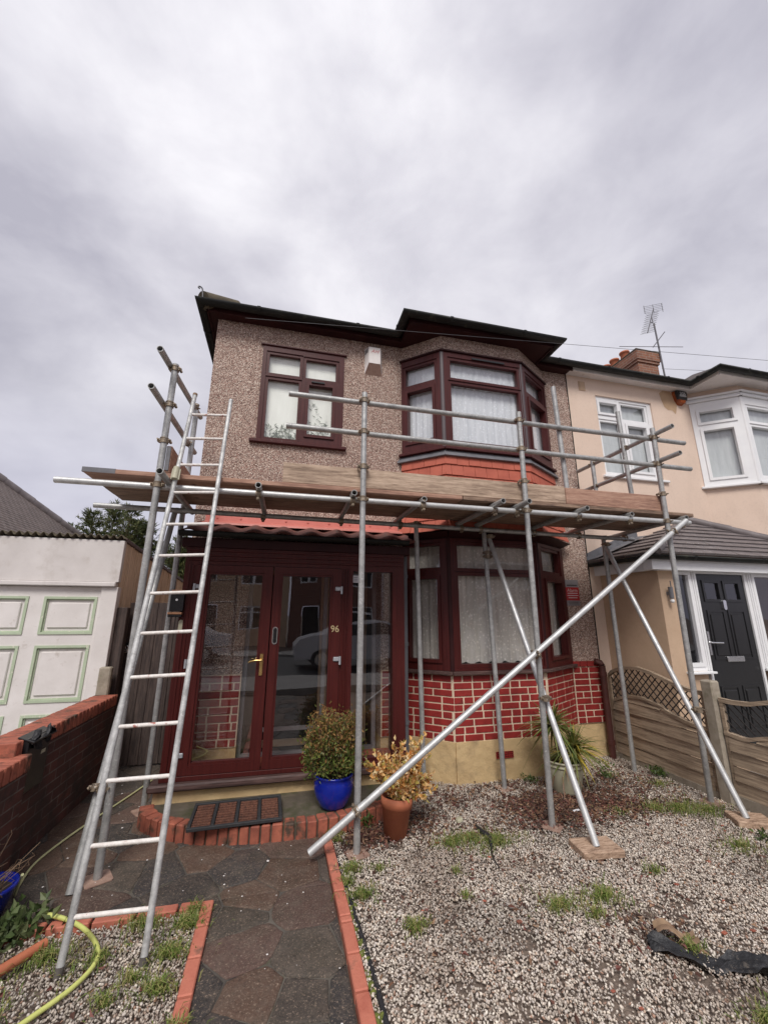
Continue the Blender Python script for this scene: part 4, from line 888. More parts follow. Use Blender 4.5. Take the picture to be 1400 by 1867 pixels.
for v0, v1 in zip(NE[:-1], NE[1:]):
    a, b = Vector((*v0, 0)), Vector((*v1, 0)); t_ = (b - a).normalized(); n = Vector((t_.y, -t_.x, 0)); mb.obox(a + Vector((0, 0, ZS - .014)) - n * .022, b - a, n * .020, (0, 0, .085))
build('soffit', mb, 'white_paint', nb); gutter(nb, NE, GZ)
mb = MB(); z = 5.178; yf, yr = 4.41, 7.9; zr = z + (yr - yf) * PT
mb.add([(3.935, yf, z), (10.5, yf, z), (10.5, yr, zr), (3.935, yr, zr), (3.935, 2 * yr - yf, z), (10.5, 2 * yr - yf, z)], [(0, 1, 2, 3), (3, 2, 5, 4)])
bx0, bx1, by = 6.025, 8.795, 3.955; hb = (bx1 - bx0) / 2; cx = (bx0 + bx1) / 2; zz = z + hb * PT
mb.add([(bx0, by, z), (bx1, by, z), (cx, by + hb, zz), (bx0, yf + .01, z), (bx1, yf + .01, z), (cx, yf + hb, zz)], [(0, 1, 2), (0, 2, 5, 3), (1, 4, 5, 2)])
nrf = build('roof', mb, 'slate_rows', nb)
mb = MB(); mb.fbox(W, 4.11, 4.22, 4.87, 5.02, .004, .012); mb.fbox(W, 4.13, 4.20, 4.89, 5.0, .012, .016); build('air_vent', mb, 'render_tan', nb)
sp = [(5.60, 5.03), (5.68, 5.09), (5.82, 5.09), (5.89, 5.0), (5.91, 4.85), (5.88, 4.74), (5.86, 4.70), (5.80, 4.76), (5.72, 4.755), (5.66, 4.80), (5.62, 4.92)]
build('water_stain', MB().add([W.p(a, b, .0062) for a, b in sp], [tuple(range(len(sp)))[::-1]]), 'stain', nb)
# chimney
mb = MB(); cx0, cx1, cy0, cy1 = 8.30, 9.02, 7.2, 8.6; mb.box(cx0 + .05, cx1 - .05, cy0 + .05, cy1 - .05, 6.6, 7.83); mb.box(cx0 + .02, cx1 - .02, cy0 + .02, cy1 - .02, 7.83, 7.90); mb.box(cx0, cx1, cy0, cy1, 7.90, 8.15)
ch = build('chimney', mb, 'chimney_brick', nrf)
mb = MB(); mb.box(cx0 - .01, cx1 + .01, cy0 - .01, cy1 + .01, 8.152, 8.19, .01); mb.prism([(cx0 + .06, cy0 + .06), (cx1 - .06, cy0 + .06), (cx1 - .06, cy1 - .06), (cx0 + .06, cy1 - .06)], 8.19, 8.23)
build('chimney_cap', mb, 'moss_tile', nrf)
for y in (7.75, 8.1, 8.4): mb = MB(); mb.lathe((8.52, y, 8.2), [(.11, 0), (.10, .22), (.125, .23), (.125, .27), (.09, .28), (.085, .1)], 18); build('chimney_pot', mb, 'terracotta', nrf)
# neighbour porch
PCx, PCy = 4.185, 3.84; NPF = Fr((0, PCy)); PXR = 7.0
mb = MB(); PS = Fr((4.07, M_), (PCx, PCy)); mb.plate(PS, 0, PS.L, 0, 2.14, [], -.08, 0); mb.plate(NPF, PCx, PXR, 0, 2.14, [(4.39, PXR - .5, 1.02, 2.14), (4.655, 5.6, .1, 2.14)], -.10, 0)
build('porch_wall', mb, 'render_tan', nb)
mb = MB(); mb.plate(NPF, 4.385, PXR - .5, 1.02, 2.14, [(4.44, 4.61, 1.10, 2.085), (4.735, 5.47, 1.02, 2.10), (5.62, 6.4, 1.10, 2.085)], -.06, -.002); mb.plate(NPF, 4.70, 5.50, .12, 1.02, [(4.735, 5.47, .12, 1.02)], -.06, -.002)
mb.plate(NPF, 4.405, 4.645, 1.065, 2.115, [(4.445, 4.605, 1.105, 2.08)], -.05, .008); mb.plate(NPF, 5.585, 6.44, 1.065, 2.115, [(5.625, 6.395, 1.105, 2.08)], -.05, .008)
mb.fbox(NPF, 4.36, 4.71, .995, 1.018, -.02, .07, .004); mb.fbox(NPF, 5.52, 6.5, .995, 1.018, -.02, .07, .004)
for x in (4.665, 4.695, 5.515, 5.545): mb.fbox(NPF, x, x + .014, 1.03, 2.12, -.002, .010)
pfr = build('porch_frame', mb, 'white_pvc', nb)
[build('glass', MB().quad(NPF.p(a, 1.1, -.03), NPF.p(b, 1.1, -.03), NPF.p(b, 2.09, -.03), NPF.p(a, 2.09, -.03)), 'dark_glass', pfr) for a, b in ((4.44, 4.61), (5.62, 6.4))]
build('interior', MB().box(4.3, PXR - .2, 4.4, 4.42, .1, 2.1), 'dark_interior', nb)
mb = MB(); d0 = .015; x0, x1 = 4.74, 5.465; fx = lambda q: x0 + (x1 - x0) * q
holes = []
mb.plate(NPF, x0, x1, .13, 2.095, [(fx(.14), fx(.44), 1.80, 2.0), (fx(.57), fx(.87), 1.80, 2.0)], -.045, -.018)
for a, b in ((.14, .44), (.57, .87)):
    mb.plate(NPF, fx(a) - .025, fx(b) + .025, 1.775, 2.025, [(fx(a) + .005, fx(b) - .005, 1.805, 1.995)], -.03, -.008)
    for z0, z1 in ((1.13, 1.68), (.38, .85)):
        mb.plate(NPF, fx(a) - .02, fx(b) + .02, z0, z1, [(fx(a), fx(b), z0 + .02, z1 - .02)], -.02, -.010); mb.fbox(NPF, fx(a) + .02, fx(b) - .02, z0 + .045, z1 - .045, -.02, -.008, .01)
dd_ = build('front_door', mb, 'black_door', nb)
[build('glass', MB().quad(NPF.p(fx(a), 1.80, -.03), NPF.p(fx(b), 1.80, -.03), NPF.p(fx(b), 2.0, -.03), NPF.p(fx(a), 2.0, -.03)), 'glass', dd_) for a, b in ((.14, .44), (.57, .87))]
build('letter_plate', MB().fbox(NPF, 4.985, 5.235, 1.105, 1.165, -.018, .0, .006), 'chrome', dd_)
mb = MB(); mb.fbox(NPF, 4.755, 4.785, 1.18, 1.44, -.018, -.006, .004); mb.tube(NPF.p(4.77, 1.32, -.006), NPF.p(4.77, 1.32, .03), .010, 10); mb.tube(NPF.p(4.765, 1.32, .03), NPF.p(4.92, 1.315, .03), .009, 10); build('handle', mb, 'chrome', dd_)
mb = flat_shape(MB(), NPF, 5.09, 1.74, stadium(.022, .035), -.018, .006); build('knocker', mb, 'chrome', dd_)
mb = MB(); q = Fr((0, 3.74)); mb.fbox(q, 4.02, PXR + .1, 2.118, 2.235, -.12, 0, .003); PS2 = Fr((3.985, M_), (4.09, 3.74)); mb.plate(PS2, 0, PS2.L, 2.118, 2.235, [], -.05, 0); build('porch_fascia', mb, 'white_pvc', nb)
gutter(nb, [(3.965, M_ - .02), (4.04, 3.735), (PXR + .1, 3.735)], 2.275, r=.046, name='porch_gutter')
E0 = [(3.90, M_, 2.29), (3.99, 3.64, 2.29), (7.2, 3.64, 2.29), (7.3, M_, 2.29)]; AP = (5.62, M_ - .004, 2.96)
mb = MB(); nrw = 9
def slope_rows(mb, a, b, c, rows, th=.022, lift=.016):
    """tile courses on the triangle with eaves edge a-b and apex c"""
    a, b, c = Vector(a), Vector(b), Vector(c); n = (b - a).cross(c - a).normalized()
    for r in range(rows):
        t0, t1 = r / rows, min(1, (r + 1) / rows + .02); p = a.lerp(c, t0); q = b.lerp(c, t0); p1 = a.lerp(c, t1); q1 = b.lerp(c, t1)
        W_ = (q - p).length; k = max(1, int(W_ / .165))
        for j in range(k):
            f0, f1 = j / k + .0, (j + 1) / k - .004 / max(W_, .01); jt = random.uniform(-.002, .003); A_, B_, C_, D_ = p.lerp(q, f0), p.lerp(q, f1), p1.lerp(q1, f1), p1.lerp(q1, f0)
            mb.add([A_ + n * (lift + .008 + jt), B_ + n * (lift + .008 + jt), C_ + n * .004, D_ + n * .004, A_ - n * .004, B_ - n * .004], [(0, 1, 2, 3), (4, 5, 1, 0)])
slope_rows(mb, E0[0], E0[1], AP, nrw); slope_rows(mb, E0[1], E0[2], AP, nrw); slope_rows(mb, E0[2], E0[3], AP, nrw)
build('porch_roof', mb, 'slate_tile', nb)
mb = MB(); hip_tiles(mb, Vector(E0[1]) + Vector((.02, .02, .02)), Vector(AP) + Vector((0, -.02, .02)), .055, 7); hip_tiles(mb, Vector(E0[2]) + Vector((0, 0, .02)), Vector(AP) + Vector((0, -.02, .02)), .055, 7); build('hip_tiles', mb, 'slate_tile', nb)
mb = MB(); a, b = Vector(E0[0]), Vector(AP); n = Vector((0, -1, 0))
mb.add([a + Vector((-.01, -.01, .03)), a + Vector((.02, -.16, .045)), a.lerp(b, .5) + Vector((.02, -.16, .05)), a.lerp(b, .5) + Vector((0, -.01, .06)), a.lerp(b, .5) + Vector((0, -.006, .16)), a + Vector((-.01, -.006, .12))], [(0, 1, 2, 3), (0, 3, 4, 5)]); build('lead_flashing', mb, 'lead', nb)
# objects on neighbour
t = thing('alarm_box', (5.97, M_, 4.9), 'black and amber wedge shaped alarm sounder under the white eaves of the peach house', 'alarm box')
AN = Fr((5.97, M_)); mb = MB(); prof = [(-.115, 5.09), (.115, 5.09), (.12, 5.05), (.09, 4.93), (.045, 4.865), (-.045, 4.865), (-.09, 4.93), (-.12, 5.05)]
vb = [AN.p(a, z, .005) for a, z in prof]; vf = [AN.p(a * .78, 4.98 + (z - 4.98) * .85, .075) for a, z in prof]; k = len(prof)
mb.add(vb + vf, [tuple(range(k, 2 * k))[::-1]] + [(i, (i + 1) % k, k + (i + 1) % k, k + i)[::-1] for i in range(k)]); build('case', mb, 'amber', t)
prof2 = [(-.094, 5.085), (.094, 5.085), (.100, 5.04), (.082, 4.935), (-.082, 4.935), (-.100, 5.04)]; mb = MB(); vb = [AN.p(a * 1.1, z, .05) for a, z in prof2]; vf = [AN.p(a, z - .005, .080) for a, z in prof2]; k = 6
mb.add(vb + vf, [tuple(range(k, 2 * k))[::-1]] + [(i, (i + 1) % k, k + (i + 1) % k, k + i)[::-1] for i in range(k)]); build('cover', mb, 'black_plastic', t)
mb = text_mb('2GS', AN, .01, 5.035, .068, .083, .001); mb.fbox(AN, -.055, .075, 5.0, 5.008, .0805, .083); mb.fbox(AN, -.055, .075, 4.985, 4.991, .0805, .083); build('lettering', mb, 'white_pvc', t)
t = thing('wall_light', (4.27, PCy, 1.87), 'small steel cylinder wall light by the black front door', 'wall light')
mb = MB(); mb.tube(NPF.p(4.275, 1.80, .05), NPF.p(4.275, 1.93, .05), .024, 14); mb.fbox(NPF, 4.262, 4.288, 1.84, 1.88, 0, .04); mb.tube(NPF.p(4.30, 1.86, .04), NPF.p(4.30, 2.0, .04), .006, 8); build('body', mb, 'lead', t); mb = MB(); mb.lathe(NPF.p(4.275, 1.775, .05), [(.001, -.024), (.018, -.016), (.024, 0), (.018, .016), (.001, .024)], 14); build('sensor', mb, 'white_pvc', t)
# aerial
t = thing('tv_aerial', (9.05, 7.25, 7.4), 'thin television aerial on a pole above the brick chimney', 'aerial')
p0, p1 = Vector((9.03, 7.17, 7.35)), Vector((8.99, 7.17, 9.02)); build('pole', MB().tube(p0, p1, .020, 8), 'aerial_metal', t)
mb = MB(); a, b = Vector((8.52, 7.0, 8.52)), Vector((9.30, 7.35, 9.70)); mb.tube(a, b, .012, 6)
for i in range(19): c = a.lerp(b, i / 22); e = Vector((.10 + .04 * (i % 2 == 0), -.10, .0)) * .9; mb.tube(c - e, c + e, .004, 4)
mb.path([a.lerp(b, .42), a.lerp(b, .5) + Vector((.06, 0, -.07)), a.lerp(b, .65)], .010, 5); build('array', mb, 'aerial_metal', t)
c = a.lerp(b, .98); mb = MB(); [mb.tube(c + Vector((-.22, .1, z)), c + Vector((.22, -.1, z + .05)), .004, 4) for z in (-.10, -.05, 0, .05, .10)]; [mb.tube(c + Vector((x, -x * .45, -.12)), c + Vector((x, -x * .45, .14)), .006, 4) for x in (-.2, 0, .2)]; build('reflector', mb, 'aerial_metal', t)
mb = MB(); mb.tube((8.82, 7.17, 8.28), (9.30, 7.17, 8.83), .011, 6); mb.tube((7.80, 7.2, 8.14), (9.72, 7.1, 8.40), .008, 5); build('dipole', mb, 'aerial_metal', t)
def cable(a, b, sag, r, label, n=24):
    a, b = Vector(a), Vector(b); P = [a.lerp(b, i / n) - Vector((0, 0, sag * 4 * (i / n) * (1 - i / n))) for i in range(n + 1)]; solo('overhead_cable', MB().path(P, r, 6), 'cable', a, label, 'cable')
cable((-.60, 4.29, 4.935), (12.34, 2.32, 4.68), .0, .0026, 'long thin telephone cable running from the brown eaves past the right house'); cable((9.0, 7.19, 7.70), (13.4, 3.4, 5.60), .0, .0045, 'short cable running right from the aerial pole')

# ================================================================== LEFT: GARAGE, WALLS, GATE
ga = thing('garage', (-3.2, 5.2, 0), 'white garage with green edged panel door left of the ladder', 'garage')
GY_ = 5.2; G = Fr((0, GY_)); GX0, GX1 = -4.75, -1.77
build('fascia', MB().fbox(G, GX0, GX1, 1.955, 2.425, -.05, .02, .004), 'white_board', ga)
build('drip_rail', MB().fbox(G, GX0, GX1 - .02, 1.905, 1.953, -.05, .045, .008), 'white_board', ga)
build('door_post', MB().fbox(G, -1.93, GX1, 0, 1.903, -.10, .0, .004), 'white_paint', ga); build('door_post', MB().fbox(G, GX0, -4.6, 0, 1.903, -.10, .0, .004), 'white_paint', ga)
pan = []; cols = [(-2.46 - .645 * i, -1.965 - .645 * i) for i in range(4)]; rws = [(1.405, 1.79), (.735, 1.285), (.08, .615)]
mb = MB(); mb.plate(G, -4.598, -1.932, .02, 1.90, [(a, b, c, d) for a, b in cols for c, d in rws], -.06, -.025)
for a, b in cols:
    for c, d in rws: mb.fbox(G, a + .06, b - .06, c + .06, d - .06, -.055, -.028, .008); mb.fbox(G, a + .001, b - .001, c + .001, d - .001, -.058, -.046)
gd = build('garage_door', mb, 'white_paint', ga)
mb = MB()
for a, b in cols:
    for c, d in rws:
        mb.plate(G, a - .004, b + .004, c - .004, d + .004, [(a + .021, b - .021, c + .021, d - .021)], -.045, -.014); mb.plate(G, a + .010, b - .010, c + .010, d - .010, [(a + .033, b - .033, c + .033, d - .033)], -.045, -.034)
build('moulding', mb, 'green_paint', gd)
SG = Fr((GX1 - .03, 9.2), (GX1 - .004, GY_)); mb = MB(); n = 26
# side wall of upright boards (outer face looks to +X) under a falling roof line
for i in range(n):
    y0 = GY_ + .052 + i * .155; y1 = y0 + .150; zt = 2.41 - (y0 - GY_) * .075; mb.obox((GX1 - .035, y0, .02), (.024 + .006 * (i % 2), 0, 0), (0, y1 - y0, 0), (0, 0, zt - .02), .003)
build('side_wall', mb, 'sidetimber', ga)
mb = MB(); [mb.obox((GX1 - .06, GY_ + .02, 2.415), (.07, 0, 0), (0, 4.0, -.30), (0, 0, .045), .004) for _ in (0,)]; build('verge_board', mb, 'sillwood', ga)
mb = MB(); nx = 400; vs = []
for q in (0, 1):
    for (y, z) in ((GY_ - .05, 2.468), (GY_ + 4.0, 2.17)):
        for i in range(nx + 1): x = GX0 - .05 + (GX1 + .05 - GX0) * i / nx; vs.append((x, y, z + .020 * math.sin(x * 2 * PI / .076) - .010 * q))
n1_ = nx + 1
fs = [(i, i + 1, n1_ + i + 1, n1_ + i) for i in range(nx)] + [(2 * n1_ + n1_ + i, 2 * n1_ + n1_ + i + 1, 2 * n1_ + i + 1, 2 * n1_ + i) for i in range(nx)] + [(2 * n1_ + i, 2 * n1_ + i + 1, i + 1, i) for i in range(nx)]
mb.add(vs, fs, True); build('roof', mb, 'moss_tile', ga)
build('back_wall', MB().box(GX0, GX1 - .05, 9.1, 9.2, 0, 2.14), 'sidetimber', ga)
# gate beside garage
gt = thing('garden_gate', (-1.35, 5.45, 0), 'dark brown boarded side gate between the white garage and the porch', 'gate')
mb = MB(); x = -1.70
while x < HX0 - .02:
    mb.box(x + .002, min(x + .098, HX0 - .012), 5.45, 5.472 + random.uniform(0, .004), .03, 1.745 + random.uniform(-.006, .006), .002); x += .1
build('boards', mb, 'darkgate', gt); mb = MB(); [mb.box(-1.70, HX0 - .012, 5.432, 5.449, z, z + .09, .002) for z in (.25, 1.36)]; 
build('padlock', MB().box(-1.68, -1.64, 5.40, 5.425, 1.19, 1.235, .006).path([(-1.672, 5.412, 1.235), (-1.672, 5.412, 1.26), (-1.66, 5.412, 1.27), (-1.648, 5.412, 1.26), (-1.648, 5.412, 1.235)], .005, 6), 'chrome', gt)
build('hasp', MB().box(-1.72, -1.60, 5.425, 5.431, 1.255, 1.30, .002), 'black_plastic', gt)
solo('timber_post', MB().box(-1.775, -1.665, 5.27, 5.38, 0, 1.685, .006), 'darkgate', (-1.72, 5.3, 0), 'tall dark timber gate post against the garage', 'post')
solo('concrete_post', MB().box(-1.80, -1.685, 5.12, 5.19, 0, 1.07, .012), 'concrete', (-1.74, 5.15, 0), 'short concrete post at the far end of the low brick wall', 'post')
# low brick wall: far section and near section, each with a brick on edge coping
def low_wall(xf, y0, y1, zt, th, label, ov):
    t = thing('garden_wall', (xf - th / 2, (y0 + y1) / 2, 0), label, 'wall', 'sections of the low boundary wall')
    build('brickwork', MB().box(xf - th, xf, y0, y1, -.01, zt - .10, .004), 'old_brick', t); mb = MB(); y = y0 - .01
    while y < y1: mb.box(xf - th - ov, xf + ov + random.uniform(-.003, .003), y, min(y + .057, y1), zt - .10, zt + random.uniform(-.001, .002), .005); y += .072
    build('coping', mb, 'orange_brick', t); build('mortar', MB().box(xf - th - ov + .018, xf + ov - .018, y0 - .004, y1 - .004, zt - .098, zt - .018), 'step_concrete', t)
low_wall(-1.60, 3.40, 5.12, .80, .19, 'far section of the low brick wall with orange coping running to the gate', .012)
low_wall(-1.53, 1.6, 3.46, .72, .30, 'near lower section of the brick wall with orange coping at the left edge', .015)
t = thing('mailbox', (-1.58, 3.6, .65), 'black metal letter box fixed to the low brick wall', 'letter box')
mb = MB(); mb.box(-1.596, -1.562, 3.475, 3.76, .455, .80, .006); build('body', mb, 'black_plastic', t); build('lid', MB().obox((-1.63, 3.47, .805), (.10, 0, -.035), (0, .30, 0), (.004, 0, .012), .003), 'black_plastic', t)
build('name_tag', MB().box(-1.5615, -1.559, 3.66, 3.715, .66, .685), 'cream_pot', t); build('rivet', MB().tube((-1.561, 3.52, .765), (-1.557, 3.52, .765), .009, 10).tube((-1.561, 3.66, .765), (-1.557, 3.66, .765), .009, 10), 'white_pvc', t)
mb = MB(); rb = random.Random(8); gn = 9
vs = []
for i in range(gn + 1):
    for j in range(6): vs.append((-1.575 + .02 * j / 5 + .020 * math.sin(i * 1.7 + j * 1.3) + .012, 3.50 + .26 * i / gn + rb.uniform(-.006, .006), .70 + .115 * (1 - abs(j - 3) / 4) * (.5 + .5 * math.sin(i * 1.1)) + .012 * j))
mb.add(vs, [(i * 6 + j, (i + 1) * 6 + j, (i + 1) * 6 + j + 1, i * 6 + j + 1) for i in range(gn) for j in range(5)], True); solo('plastic_bag', mb, 'membrane', (-1.55, 3.6, .8), 'crumpled black plastic sheet stuffed in the letter box', 'plastic sheet')
# house behind the garage
lh = thing('bungalow', (-7.8, 9, 0), 'house behind the garage showing only its brown tiled roof', 'house')
lx, ly, lz = -4.0, 13.0, 2.6; D = 3.8; y2 = 5.2
mb = MB(); p = .84
A0, A1 = (lx, y2, lz), (lx, ly, lz); R0_, R1_ = (lx - D, y2 + D, lz + D * p), (lx - D, ly - D, lz + D * p); C0, C1 = (lx - 2 * D, y2, lz), (lx - 2 * D, ly, lz)
mb.add([A0, A1, R1_, R0_, C0, C1], [(0, 1, 2, 3), (0, 3, 4), (1, 5, 2), (3, 2, 5, 4)]); lr = build('roof', mb, 'far_tiles', lh)
mb = MB(); hip_tiles(mb, Vector(A1), Vector(R1_), .11); hip_tiles(mb, Vector(A0), Vector(R0_), .11); hip_tiles(mb, Vector(R0_), Vector(R1_), .11); build('hip_tiles', mb, 'slate_tile', lr)
build('wall', MB().box(lx - 2 * D + .3, lx - .3, y2 + .3, ly - .3, 0, lz), 'render_cream', lh)

# ================================================================== RIGHT FENCE
FX = 3.985
def curve_z(pts, y):
    pts = sorted(pts)
    if y <= pts[0][0]: return pts[0][1]
    for i, ((a, za), (b, zb)) in enumerate(zip(pts[:-1], pts[1:])):
        if y <= b: t = (y - a) / (b - a); return za + (zb - za) * (t * t * (3 - 2 * t) * .3 + t * .7)
    return pts[-1][1]
def fence_panel(y0, y1, top, solid, bottom, label, lat=.07, holes=()):
    t = thing('fence_panel', (FX, (y0 + y1) / 2, 0), label, 'fence panel', 'panels of the boundary fence'); n = 48
    def strip(mb, f0, f1, xa, xb):
        vs = []
        for i in range(n + 1):
            y = y0 + (y1 - y0) * i / n; a, b = f0(y), f1(y); vs += [(xa, y, a), (xb, y, a), (xb, y, b), (xa, y, b)]
        fs = []
        for i in range(n):
            for k in range(4): fs.append((i * 4 + k, i * 4 + (k + 1) % 4, (i + 1) * 4 + (k + 1) % 4, (i + 1) * 4 + k))
        mb.add(vs, fs + [(0, 1, 2, 3)[::-1], (n * 4, n * 4 + 1, n * 4 + 2, n * 4 + 3)])
    T = lambda y: curve_z(top, y); S_ = lambda y: curve_z(solid, y)
    mb = MB(); strip(mb, lambda y: T(y) - .035, T, FX - .022, FX + .022); strip(mb, lambda y: S_(y) - .03, S_, FX - .024, FX + .024)
    mb.box(FX - .018, FX + .018, y0, y0 + .03, bottom, T(y0) - .036); mb.box(FX - .018, FX + .018, y1 - .03, y1, bottom, T(y1) - .036); build('rail', mb, 'fencewood', t)
    mb = MB(); z = bottom; k = 0; zmax = max(S_(y0 + (y1 - y0) * i / 40) for i in range(41)) - .03
    while z < zmax:
        ys = [y0 + .03 + (y1 - y0 - .06) * i / 60 for i in range(61)]; seg = [y for y in ys if S_(y) - .032 > z + .01]
        if len(seg) > 1:
            for a, b in zip(seg[:-1], seg[1:]):
                za, zb = min(z + .108, S_(a) - .031), min(z + .108, S_(b) - .031); w0 = FX - .014 + .004 * math.sin((a - y0) * 5.2 + k * PI); w1 = FX - .014 + .004 * math.sin((b - y0) * 5.2 + k * PI)
                if b - a > (y1 - y0) / 30: continue
                mb.add([(w0 - .012, a, z), (w1 - .012, b, z), (w1, b, zb), (w0, a, za), (w0 + .010, a, z), (w1 + .010, b, z), (w1 + .010, b, zb), (w0 + .010, a, za)], [(3, 2, 1, 0), (4, 5, 6, 7), (2, 3, 7, 6), (0, 1, 5, 4)])
        z += .117; k += 1
    for yy in ([y0 + (y1 - y0) * q for q in (.25, .5, .75)]): mb.box(FX + .012, FX + .030, yy - .02, yy + .02, bottom, S_(yy) - .04)
    build('slats', mb, 'fencewood', t)
    mb = MB(); L = y1 - y0
    for sgn, xx in ((1, FX - .004), (-1, FX + .006)):
        c = y0 - 1.2
        while c < y1 + 1.2:
            run = None; pts = []
            for i in range(161):
                y = y0 + .03 + (L - .06) * i / 160; z = .3 + (y - c) * sgn * 1.0
                if S_(y) < z < T(y) - .03: pts.append((y, z))
                else:
                    if len(pts) > 2: a, b = pts[0], pts[-1]; mb.obox((xx, a[0], a[1]), (.006, 0, 0), (0, b[0] - a[0], b[1] - a[1]), (0, -.006 * sgn, .008))
                    pts = []
            if len(pts) > 2: a, b = pts[0], pts[-1]; mb.obox((xx, a[0], a[1]), (.006, 0, 0), (0, b[0] - a[0], b[1] - a[1]), (0, -.006 * sgn, .008))
            c += lat
        if holes == 'one': break
    build('trellis', mb, 'trelliswood', t); return t
fence_panel(3.36, 4.56, [(3.36, .905), (3.5, .915), (3.65, .94), (3.8, .985), (3.95, 1.025), (4.12, 1.05), (4.33, 1.03), (4.5, .97), (4.56, .92)], [(3.36, .58), (3.57, .60), (3.73, .635), (3.9, .70), (4.1, .735), (4.3, .72), (4.5, .65), (4.56, .57)], .06, 'arched trellis topped wooden fence panel next to the red brick bay', .085)
fence_panel(1.75, 3.22, [(1.75, 1.06), (2.0, 1.05), (2.3, 1.03), (2.6, .98), (2.8, .93), (2.98, .885), (3.12, .875), (3.22, .88)], [(1.75, .62), (2.2, .70), (2.7, .69), (2.9, .63), (3.05, .585), (3.22, .60)], .10, 'dipped trellis topped wooden fence panel at the right edge', .075, 'one')
mb = MB(); mb.obox((3.935, 3.235, -.02), (.10, 0, 0), (0, .115, 0), (0, 0, 1.04), .012); solo('concrete_post', mb, 'concrete', (3.98, 3.29, 0), 'weathered concrete fence post between the two fence panels', 'post')
solo('gravel_board', MB().box(3.96, 4.0, 3.36, 4.58, -.02, .06, .004).box(3.96, 4.0, 1.75, 3.22, -.02, .098, .004), 'concrete', (3.98, 3.2, 0), 'concrete gravel boards below the wooden fence', 'gravel board')

# ================================================================== PATH EDGES, STEP, MAT
def edging(pts, label, wd=.062, L=.212, side=1):
    mb = MB(); t0 = Vector((*pts[0], 0))
    for a, b in zip(pts[:-1], pts[1:]):
        a, b = Vector((*a, 0)), Vector((*b, 0)); D = (b - a).length; t = (b - a) / D; n = Vector((t.y, -t.x, 0)) * side; u = 0
        while u < D - .02:
            l = min(L, D - u); o = a + t * (u + .003) + Vector((0, 0, -.03)); mb.obox(o, t * (l - .014), n * wd, (0, 0, .056 + random.uniform(0, .004)), .005); u += L
    return solo('brick_edging', mb, 'edge_brick', t0, label, 'brick edging')
edging([(.405, 3.50), (.415, 2.6), (.412, 1.2)], 'right row of orange bricks edging the crazy paved path', side=-1)
edging([(-.265, 2.965), (-.258, 1.2)], 'left row of orange bricks edging the path beside the small gravel bed', side=1)
edging([(-1.50, 2.985), (-.33, 2.965)], 'row of orange bricks along the back of the small gravel bed', side=1)
st = thing('front_step', (.1, 3.95, 0), 'curved step edged with upright orange bricks in front of the porch', 'step')
cp = [(-1.00, 4.12), (-.96, 3.98), (-.86, 3.87), (-.70, 3.75), (-.50, 3.65), (-.22, 3.575), (.08, 3.545), (.36, 3.545), (.60, 3.585), (.86, 3.66), (1.08, 3.78), (1.22, 3.95), (1.27, 4.10)]
def resample(P, step):
    P = [Vector((*p, 0)) for p in P]; out = [P[0]]; acc = 0
    dense = []
    for i in range(len(P) - 1):
        p0, p1, p2, p3 = P[max(i - 1, 0)], P[i], P[i + 1], P[min(i + 2, len(P) - 1)]
        for k in range(20):
            t = k / 20; dense.append(.5 * ((2 * p1) + (-p0 + p2) * t + (2 * p0 - 5 * p1 + 4 * p2 - p3) * t * t + (-p0 + 3 * p1 - 3 * p2 + p3) * t ** 3))
    dense.append(P[-1]); 
    for a, b in zip(dense[:-1], dense[1:]):
        acc += (b - a).length
        if acc >= step: out.append(b); acc = 0
    return out
cs = resample(cp, .074); mb = MB(); inner = []
for a, b in zip(cs[:-1], cs[1:]):
    t = (b - a).normalized(); n = Vector((-t.y, t.x, 0)); hh = .128 + random.uniform(-.004, .005); mb.obox(a + t * .004 + Vector((0, 0, -.01)) + n * random.uniform(-.003, .003), t * ((b - a).length - .013), n * .105, (0, 0, hh), .007); inner.append(a + n * .02)
build('edge_bricks', mb, 'orange_brick', st)
inner.append(Vector((1.20, 4.12, 0))); poly = [(p.x, p.y) for p in inner] + [(1.2, 4.17), (-.95, 4.17)]
mb = MB(); nn = len(poly); mb.add([(x, y, .108) for x, y in poly] + [(x, y, 0) for x, y in poly], [tuple(range(nn))] + [(i, nn + i, nn + (i + 1) % nn, (i + 1) % nn) for i in range(nn)]); build('step_top', mb, 'step_concrete', st)
mt = thing('doormat', (-.22, 3.74, .13), 'ribbed rust brown doormat with black rubber border on the curved step', 'doormat')
def mp_(u, v, z=0): a = Vector((-.545, 3.545, .128)); return a + Vector((.655, .01, .004)) * u + Vector((-.01, .40, .012)) * v + Vector((0, 0, z))
def mbox(mb, u0, u1, v0, v1, h): o = mp_(u0, v0); mb.obox(o, mp_(u1, v0) - o, mp_(u0, v1) - o, (0, 0, h), .003)
mb = MB(); mbox(mb, 0, 1, 0, .06, .022); mbox(mb, 0, 1, .94, 1, .022)
for u in (0, .24, .485, .73, .966): mbox(mb, u, u + .034, .062, .938, .0215)
build('border', mb, 'black_rubber', mt); mb = MB(); mbox(mb, .03, .97, .05, .95, .004); build('backing', mb, 'black_rubber', mt)
mb = MB()
for u0, u1 in ((.036, .238), (.276, .483), (.521, .728), (.766, .964)):
    for k in range(9): v0 = .080 + k * .096; mbox(mb, u0 + .004, u1 - .004, v0, v0 + .050, .017 + random.uniform(-.002, .002))
build('coir_ribs', mb, 'coirmat', mt)

